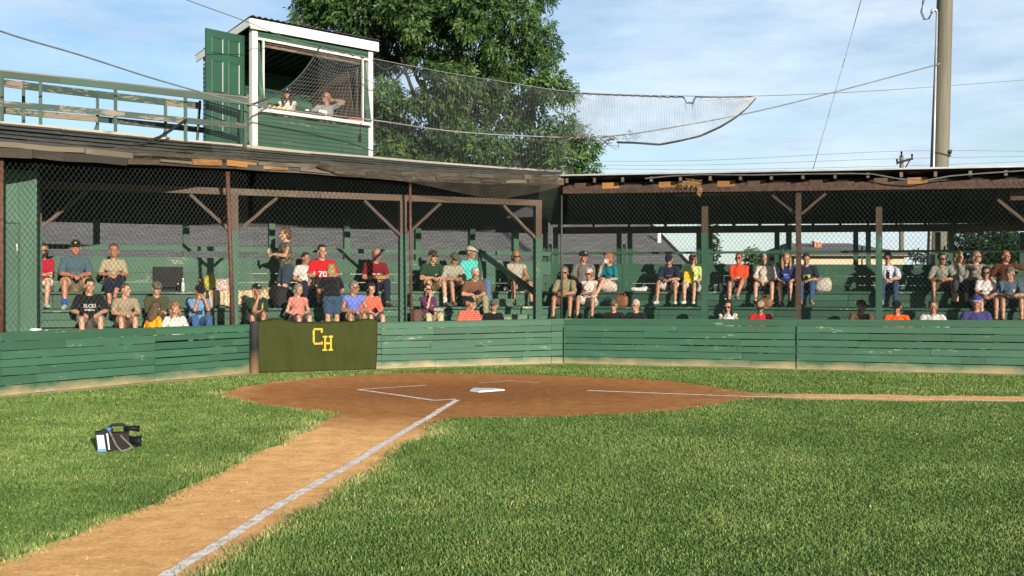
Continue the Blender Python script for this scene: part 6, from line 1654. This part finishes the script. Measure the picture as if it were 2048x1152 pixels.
# in the booth
q = FB.at(FB.s_of(575, .95), .95, 4.44); person('person in a white tank top and dark cap at the booth counter', 575, 0, 176, (206, 200, 200), 'none', ('shorts', BLK), 'long', 'dark', (BLK, BLK), 'crossed', 8, 8, 0, 4, .05, 1, 'sun', at=q, female=True, emblem=(190, 190, 190))
q = FB.at(FB.s_of(652, .95), .95, 4.47); person('balding person in a grey tee leaning the head on one hand in the booth', 650, 0, 186, (150, 150, 152), 'half', ('shorts', BLK), 'bald', 'gray', None, 'headhand', 10, 14, -50, -6, .12, 1, 'sun', at=q, print_=[('patch', -.09, .33, .06, .12, (200, 196, 60))])
finish_people()
# ---------------------------------------------------------------- things lying about on the benches
def bench_pt(px, lv, o=.20, left=None, dz=0.0):
    left = (px < 1105) if left is None else left
    fr = FC_ if left else FR_
    oo = OFF[lv-1]+o; p, s = ray_hit(px, fr.A+fr.n*oo, fr.u)
    return fr, Vector((p.x, p.y, LEV[lv-1]+dz+.001))
def put(mb, name, mat, label, cat, smooth=False, group=None):
    return tag(mb.build(name, mat, None, smooth), label, cat, group)
def soft(c, fr, w, d, h, seed, amp=.12, mb=None, rot=0, ex=.62):
    """a slumped soft thing"""
    mb = mb or MB(); i0 = len(mb.v)
    mb.ell((0, 0, h*.45), (w/2, d/2, h*.55), rotz(rot), 20, 12)
    out = []
    for v in mb.v[i0:]:
        v = Vector(v); e = Vector((v.x/(w/2), v.y/(d/2), (v.z-h*.45)/(h*.55))); e = Vector([math.copysign(abs(k)**ex, k) for k in e]); v = Vector((e.x*w/2, e.y*d/2, e.z*h*.55*.9+h*.45)); v = v*(1+amp*mnoise.noise(v*7+Vector((seed, 0, 0)))+amp*.5*mnoise.noise(v*17+Vector((seed, 0, 0))))
        v.z = max(v.z, 0); q = c+fr.u*v.x+fr.n*v.y+Z*v.z; out.append(tuple(q))
    mb.v[i0:] = out; return mb
fr, c = bench_pt(338, 4, .36)
SEAT = Rooted('stadium_seat', c, 'black folding stadium seat standing open on the top bench', 'seat')
mb = MB(); mb.box(c+Z*.03, fr.u*.22, fr.n*.19, Z*.025); SEAT.part(mb, 'seat', M['black'])
bn = (Z*.97+fr.n*.22).normalized(); mb = MB(); mb.box(c+fr.n*.17+Z*.27, fr.u*.27, (fr.n*.97-Z*.22)*.025, bn*.20); SEAT.part(mb, 'backrest', M['black'])
for s in (-1, 1):
    mb = MB(); mb.tube([c+fr.u*.235*s-fr.n*.1+Z*.03, c+fr.u*.235*s+fr.n*.14+Z*.1, c+fr.u*.27*s+fr.n*.16+Z*.2], .010, 6); SEAT.part(mb, 'arm', M['plastic'])
def bottle(px, lv, o, h, r, mat, cap, label, cat='bottle', left=None):
    fr, c = bench_pt(px, lv, o, left)
    RT = Rooted('bottle', c, label, cat)
    mb = MB(); mb.tube([c, c+Z*h*.02, c+Z*h*.6, c+Z*h*.75, c+Z*h*.9], [r*.9, r, r, r*.5, r*.42], 10); RT.part(mb, 'bottle_body', mat, True)
    mb = MB(); mb.tube([c+Z*h*.9, c+Z*h], r*.5, 8); RT.part(mb, 'bottle_cap', cap, True)
cl_ = plain('pale_plastic', (.42, .45, .46), .3, .1)
bottle(366, 4, .12, .25, .034, cl_, M['white'], 'tall pale bottle beside the black stadium seat')
bottle(356, 4, .10, .15, .030, M['plastic'], M['white'], 'short dark bottle with a white top beside the stadium seat')
bottle(1451, 3, .20, .17, .035, M['plastic'], M['white'], 'dark bottle by the feet of the person in orange-red')
def cup(px, lv, o, label, body, lid, left=None):
    fr, c = bench_pt(px, lv, o, left)
    RT = Rooted('cup', c, label, 'cup'); mb = MB(); mb.tube([c, c+Z*.11], [.03, .042], 12); RT.part(mb, 'cup_body', body, True)
    mb = MB(); mb.tube([c+Z*.11, c+Z*.135], [.044, .036], 12); RT.part(mb, 'lid', lid, True)
cup(1063, 4, .12, 'dark coffee cup with a white lid at the corner of the top bench', M['plastic'], M['white'])
cup(1431, 4, .30, 'white cup on the top bench left of the orange-red polo, nearer the post', M['white'], M['white'])
cup(1443, 4, .30, 'white cup on the top bench close to the orange-red polo', M['white'], M['white'])
# cushions
def cushion(px, lv, o, w, mat, label, tilt, lean):
    fr, c = bench_pt(px, lv, o); mb = MB(); n = 10
    up = (Z*math.cos(lean)+fr.n*math.sin(lean)); nn = (fr.n*math.cos(lean)-Z*math.sin(lean))
    a, b_ = fr.u*math.cos(tilt)+up*math.sin(tilt), up*math.cos(tilt)-fr.u*math.sin(tilt)
    low = w/2*(abs(math.sin(tilt))+abs(math.cos(tilt)))*.93
    cc = c+up*low
    def pt(x, y, s):
        e = (1-x**4)*(1-y**4); k = 1-.08*(1-abs(x)*abs(y))
        return cc+a*x*k*w/2+b_*y*k*w/2+nn*s*.055*e**.7
    for s in (-1, 1):
        for i in range(n):
            for j in range(n):
                q = [pt(-1+2*(i+p)/n, -1+2*(j+r)/n, s) for p, r in ((0, 0), (1, 0), (1, 1), (0, 1))]
                mb.quad_pts(q if s < 0 else q[::-1], None, .5)
    return put(mb, 'cushion', mat, label, 'cushion', True)
cushion(421, 4, .40, .30, cloth((172, 168, 72)), 'yellow-green cushion tipped on one corner on the patterned blanket', .55, .3)
cushion(445, 4, .40, .27, cloth((170, 150, 150), 'floral'), 'pink floral cushion leaning against the back wall by the brown post', .03, .3)
# patterned blanket over the front of the top bench
m, nt, b = new_mat('patterned_blanket'); uv = coord(nt, 'UV')
v = N(nt, 'ShaderNodeTexVoronoi', inp={'Scale': 5.5}); L(nt, uv, v.inputs['Vector'])
w1 = N(nt, 'ShaderNodeTexWave', inp={'Scale': 2.0, 'Distortion': 6.0, 'Detail': 3.0}); L(nt, uv, w1.inputs[0])
r = ramp(nt, v.outputs['Distance'], [(.0, (.20, .13, .07)), (.3, (.31, .23, .13)), (.34, (.46, .40, .28)), (.6, (.25, .18, .10))])
c_ = mix(nt, ramp(nt, w1.outputs[1], [(.55, (0, 0, 0)), (.65, (1, 1, 1))]).outputs[0], r.outputs[0], (.40, .34, .23)); L(nt, c_, b.inputs['Base Color']); b.inputs['Roughness'].default_value = .95
s0_, s1_ = FC_.s_of(404, OFF[3]), FC_.s_of(556, OFF[3]); mb = MB(); n1_, n2_ = 40, 16; g_ = []
for i in range(n1_+1):
    rowp = []
    for j in range(n2_+1):
        s = lerp(s0_, s1_, i/n1_); t = j/n2_; wv = .012*math.sin(i*.9)+.01*math.sin(i*.37+t*4)
        drop = .30-.16*(i/n1_)**2+.03*math.sin(i*.5)
        if t < .5: q = FC_.at(s, lerp(OFF[4]-.04, OFF[3]-.05, t/.5), LEV[3]+.016+abs(wv)*.7+(.05*math.exp(-((i-34)/5)**2)))
        else: q = FC_.at(s, OFF[3]-.055-abs(wv)*1.5-.02, LEV[3]+.012-(t-.5)/.5*drop)
        rowp.append(q)
    g_.append(rowp)
for i in range(n1_):
    for j in range(n2_):
        mb.quad_pts([g_[i][j+1], g_[i+1][j+1], g_[i+1][j], g_[i][j]], [(i*.06, j*.06+.06), (i*.06+.06, j*.06+.06), (i*.06+.06, j*.06), (i*.06, j*.06)], .5)
bl = put(mb, 'blanket', m, 'tan patterned blanket draped over the front edge of the top bench', 'blanket', True)
w_ = bl.modifiers.new('w', 'WELD'); w_.merge_threshold = .0005; s_ = bl.modifiers.new('s', 'SOLIDIFY'); s_.thickness = .008; s_.offset = 1
# bags
fr, c = bench_pt(567, 3, .25); put(soft(c, fr, .44, .30, .40, 3, .22), 'bag', M['black'], 'slumped black bag on the third bench beside the blanket', 'bag', True)
fr, c = bench_pt(1646, 4, .30); put(soft(c, fr, .34, .22, .28, 5, .2), 'bag', cloth((176, 176, 160), 'floral'), 'pale flowered bag on the top bench right of the lime print tee', 'bag', True)
def handbag(px, lv, o, w, h, mat, label):
    fr, c = bench_pt(px, lv, o); RT = Rooted('handbag', c, label, 'handbag')
    mb = soft(c, fr, w, w*.5, h, px, .1); RT.part(mb, 'bag_body', mat, True)
    mb = MB(); mb.tube([c+fr.u*w*.3*math.cos(a)+Z*(h*.85+h*.35*math.sin(a)) for a in [k*math.pi/8 for k in range(9)]], .010, 6); RT.part(mb, 'strap', mat, True)
lea = plain('brown_leather', (.16, .065, .028), .5, .3, 12)
handbag(1243, 3, .22, .28, .24, lea, 'tan leather handbag beside the feet under the floral skirt')
handbag(1531, 3, .20, .26, .20, lea, 'dark brown handbag between the feet of the person in the white blouse')
fr, c = bench_pt(1282, 4, .14); put(soft(c, fr, .42, .14, .09, 11, .45, ex=.9), 'towel', M['white'], 'crumpled white towel on the top bench right of the floral skirt', 'towel', True)
fr, c = bench_pt(1015, 4, .16); put(soft(c, fr, .17, .12, .12, 15, .3), 'paper_bag', M['white'], 'crumpled white paper bag left of the sleeveless grey shirt', 'bag', True)
fr, c = bench_pt(878, 2, .15); put(soft(c, fr, .30, .2, .16, 17, .25), 'jacket', M['black'], 'dark bundled jacket right of the purple polo on the second bench', 'jacket', True)
fr, c = bench_pt(835, 2, .2); put(soft(c, fr, .24, .2, .30, 19, .15), 'bag', plain('brown_canvas', (.09, .05, .035), .8, .3), 'dark brown bag left of the purple polo on the second bench', 'bag', True)
c = FL_.at(FL_.s_of(73), .03, .838); put(soft(c, FL_, .13, .10, .045, 21, .8, ex=1.1), 'rag', M['white'], 'crumpled white rag on top of the left wall', 'rag', True)
# held things
def held(idx, off_, name, build, mat, label, cat, smooth=False):
    p = next(q for q in people if q['px'] == idx); mb = MB(); build(mb)
    W_ = (p['wr'][-1]+p['wr'][1])/2 if off_[0] is None else p['wr'][off_[0]]
    T = p['mat']; v0 = W_+Vector(off_[1]); mb.v = [tuple(T @ (Vector(v)+v0)) for v in mb.v]
    return put(mb, name, mat, label, cat, smooth)
def slab(w, h, t, tilt): return lambda mb: mb.box((0, 0, 0), (w/2, 0, 0), (0, t/2*math.cos(tilt), t/2*math.sin(tilt)), (0, -h/2*math.sin(tilt), h/2*math.cos(tilt)))
held(739, (None, (0, -.09, .05)), 'phone', slab(.075, .15, .01, -.9), M['plastic'], 'dark phone held by the person in the coral tee', 'phone')
held(1613, (None, (0, -.09, .05)), 'phone', slab(.075, .15, .01, -.9), M['plastic'], 'dark phone held by the person with the lime print', 'phone')
held(746, (None, (.02, -.08, .02)), 'newspaper', slab(.20, .12, .006, -1.0), plain('yellow_paper', (.34, .25, .05), .8, .2), 'yellowish paper read by the person in the maroon tee', 'paper')
held(1386, (None, (-.04, -.07, .12)), 'folder', slab(.24, .30, .012, -.35), plain('yellow_card', (.62, .43, .02), .6, .1), 'bright yellow folder held upright by the person in lime yellow', 'folder')
held(941, (None, (0, -.10, .05)), 'camera', lambda mb: (mb.box((0, 0, 0), (.06, 0, 0), (0, .025, 0), (0, 0, .04)), mb.tube([(0, -.02, 0), (0, -.08, 0)], [.032, .03], 10), mb.box((0, 0, .048), (.02, 0, 0), (0, .018, 0), (0, 0, .012))), M['plastic'], 'small black camera held by the older person in brown', 'camera')
held(574, (1, (-.03, -.09, .05)), 'drink_can', lambda mb: mb.tube([(0, 0, -.05), (0, 0, .06)], [.028, .028], 12), plain('pale_yellow_can', (.34, .32, .14), .4, .1), 'pale yellow drink held by the standing person in camouflage', 'drink', True)
held(852, (1, (-.02, -.10, .035)), 'food_tray', lambda mb: (mb.box((0, 0, 0), (.12, 0, 0), (0, .08, 0), (0, 0, .008)), mb.box((0, -.078, .03), (.12, 0, 0), (0, .004, 0), (0, 0, .025)), mb.box((0, .078, .03), (.12, 0, 0), (0, .004, 0), (0, 0, .025)), mb.box((-.118, 0, .03), (.004, 0, 0), (0, .074, 0), (0, 0, .025)), mb.box((.118, 0, .03), (.004, 0, 0), (0, .074, 0), (0, 0, .025))), M['wood_white'], 'pale cardboard food tray on the lap of the person in purple', 'tray')
held(1915, (1, (.03, -.05, .07)), 'phone', slab(.03, .14, .07, 0), M['plastic'], 'dark phone held to the cheek by the person with a khaki hood', 'phone')
held(178, (-1, (-.03, -.10, .02)), 'cup', lambda mb: mb.tube([(0, 0, -.05), (0, 0, .08)], [.035, .042], 12), M['plastic'], 'black cup in the hand of the young person in the black tee', 'cup', True)
# plank and beam at the far right of the stand
p0, p1 = P(1905, 461, ray_hit(1905, FR_.A+FR_.n*2.98, FR_.u)[0].y), P(2040, 455, ray_hit(2040, FR_.A+FR_.n*2.98, FR_.u)[0].y)
mb = MB(); mb.bar(p0, p1, .03, .11, Z); GSR.part(mb, 'back_plank', M['wood'])
a, b_ = ray_hit(2020, FR_.A+FR_.n*.42, FR_.u)[1], LR
mb = MB(); mb.bar(FR_.at(a, .42, 2.99), FR_.at(b_, .42, 2.97), .10, .15, Z); GSR.part(mb, 'post_beam', M['wood'])
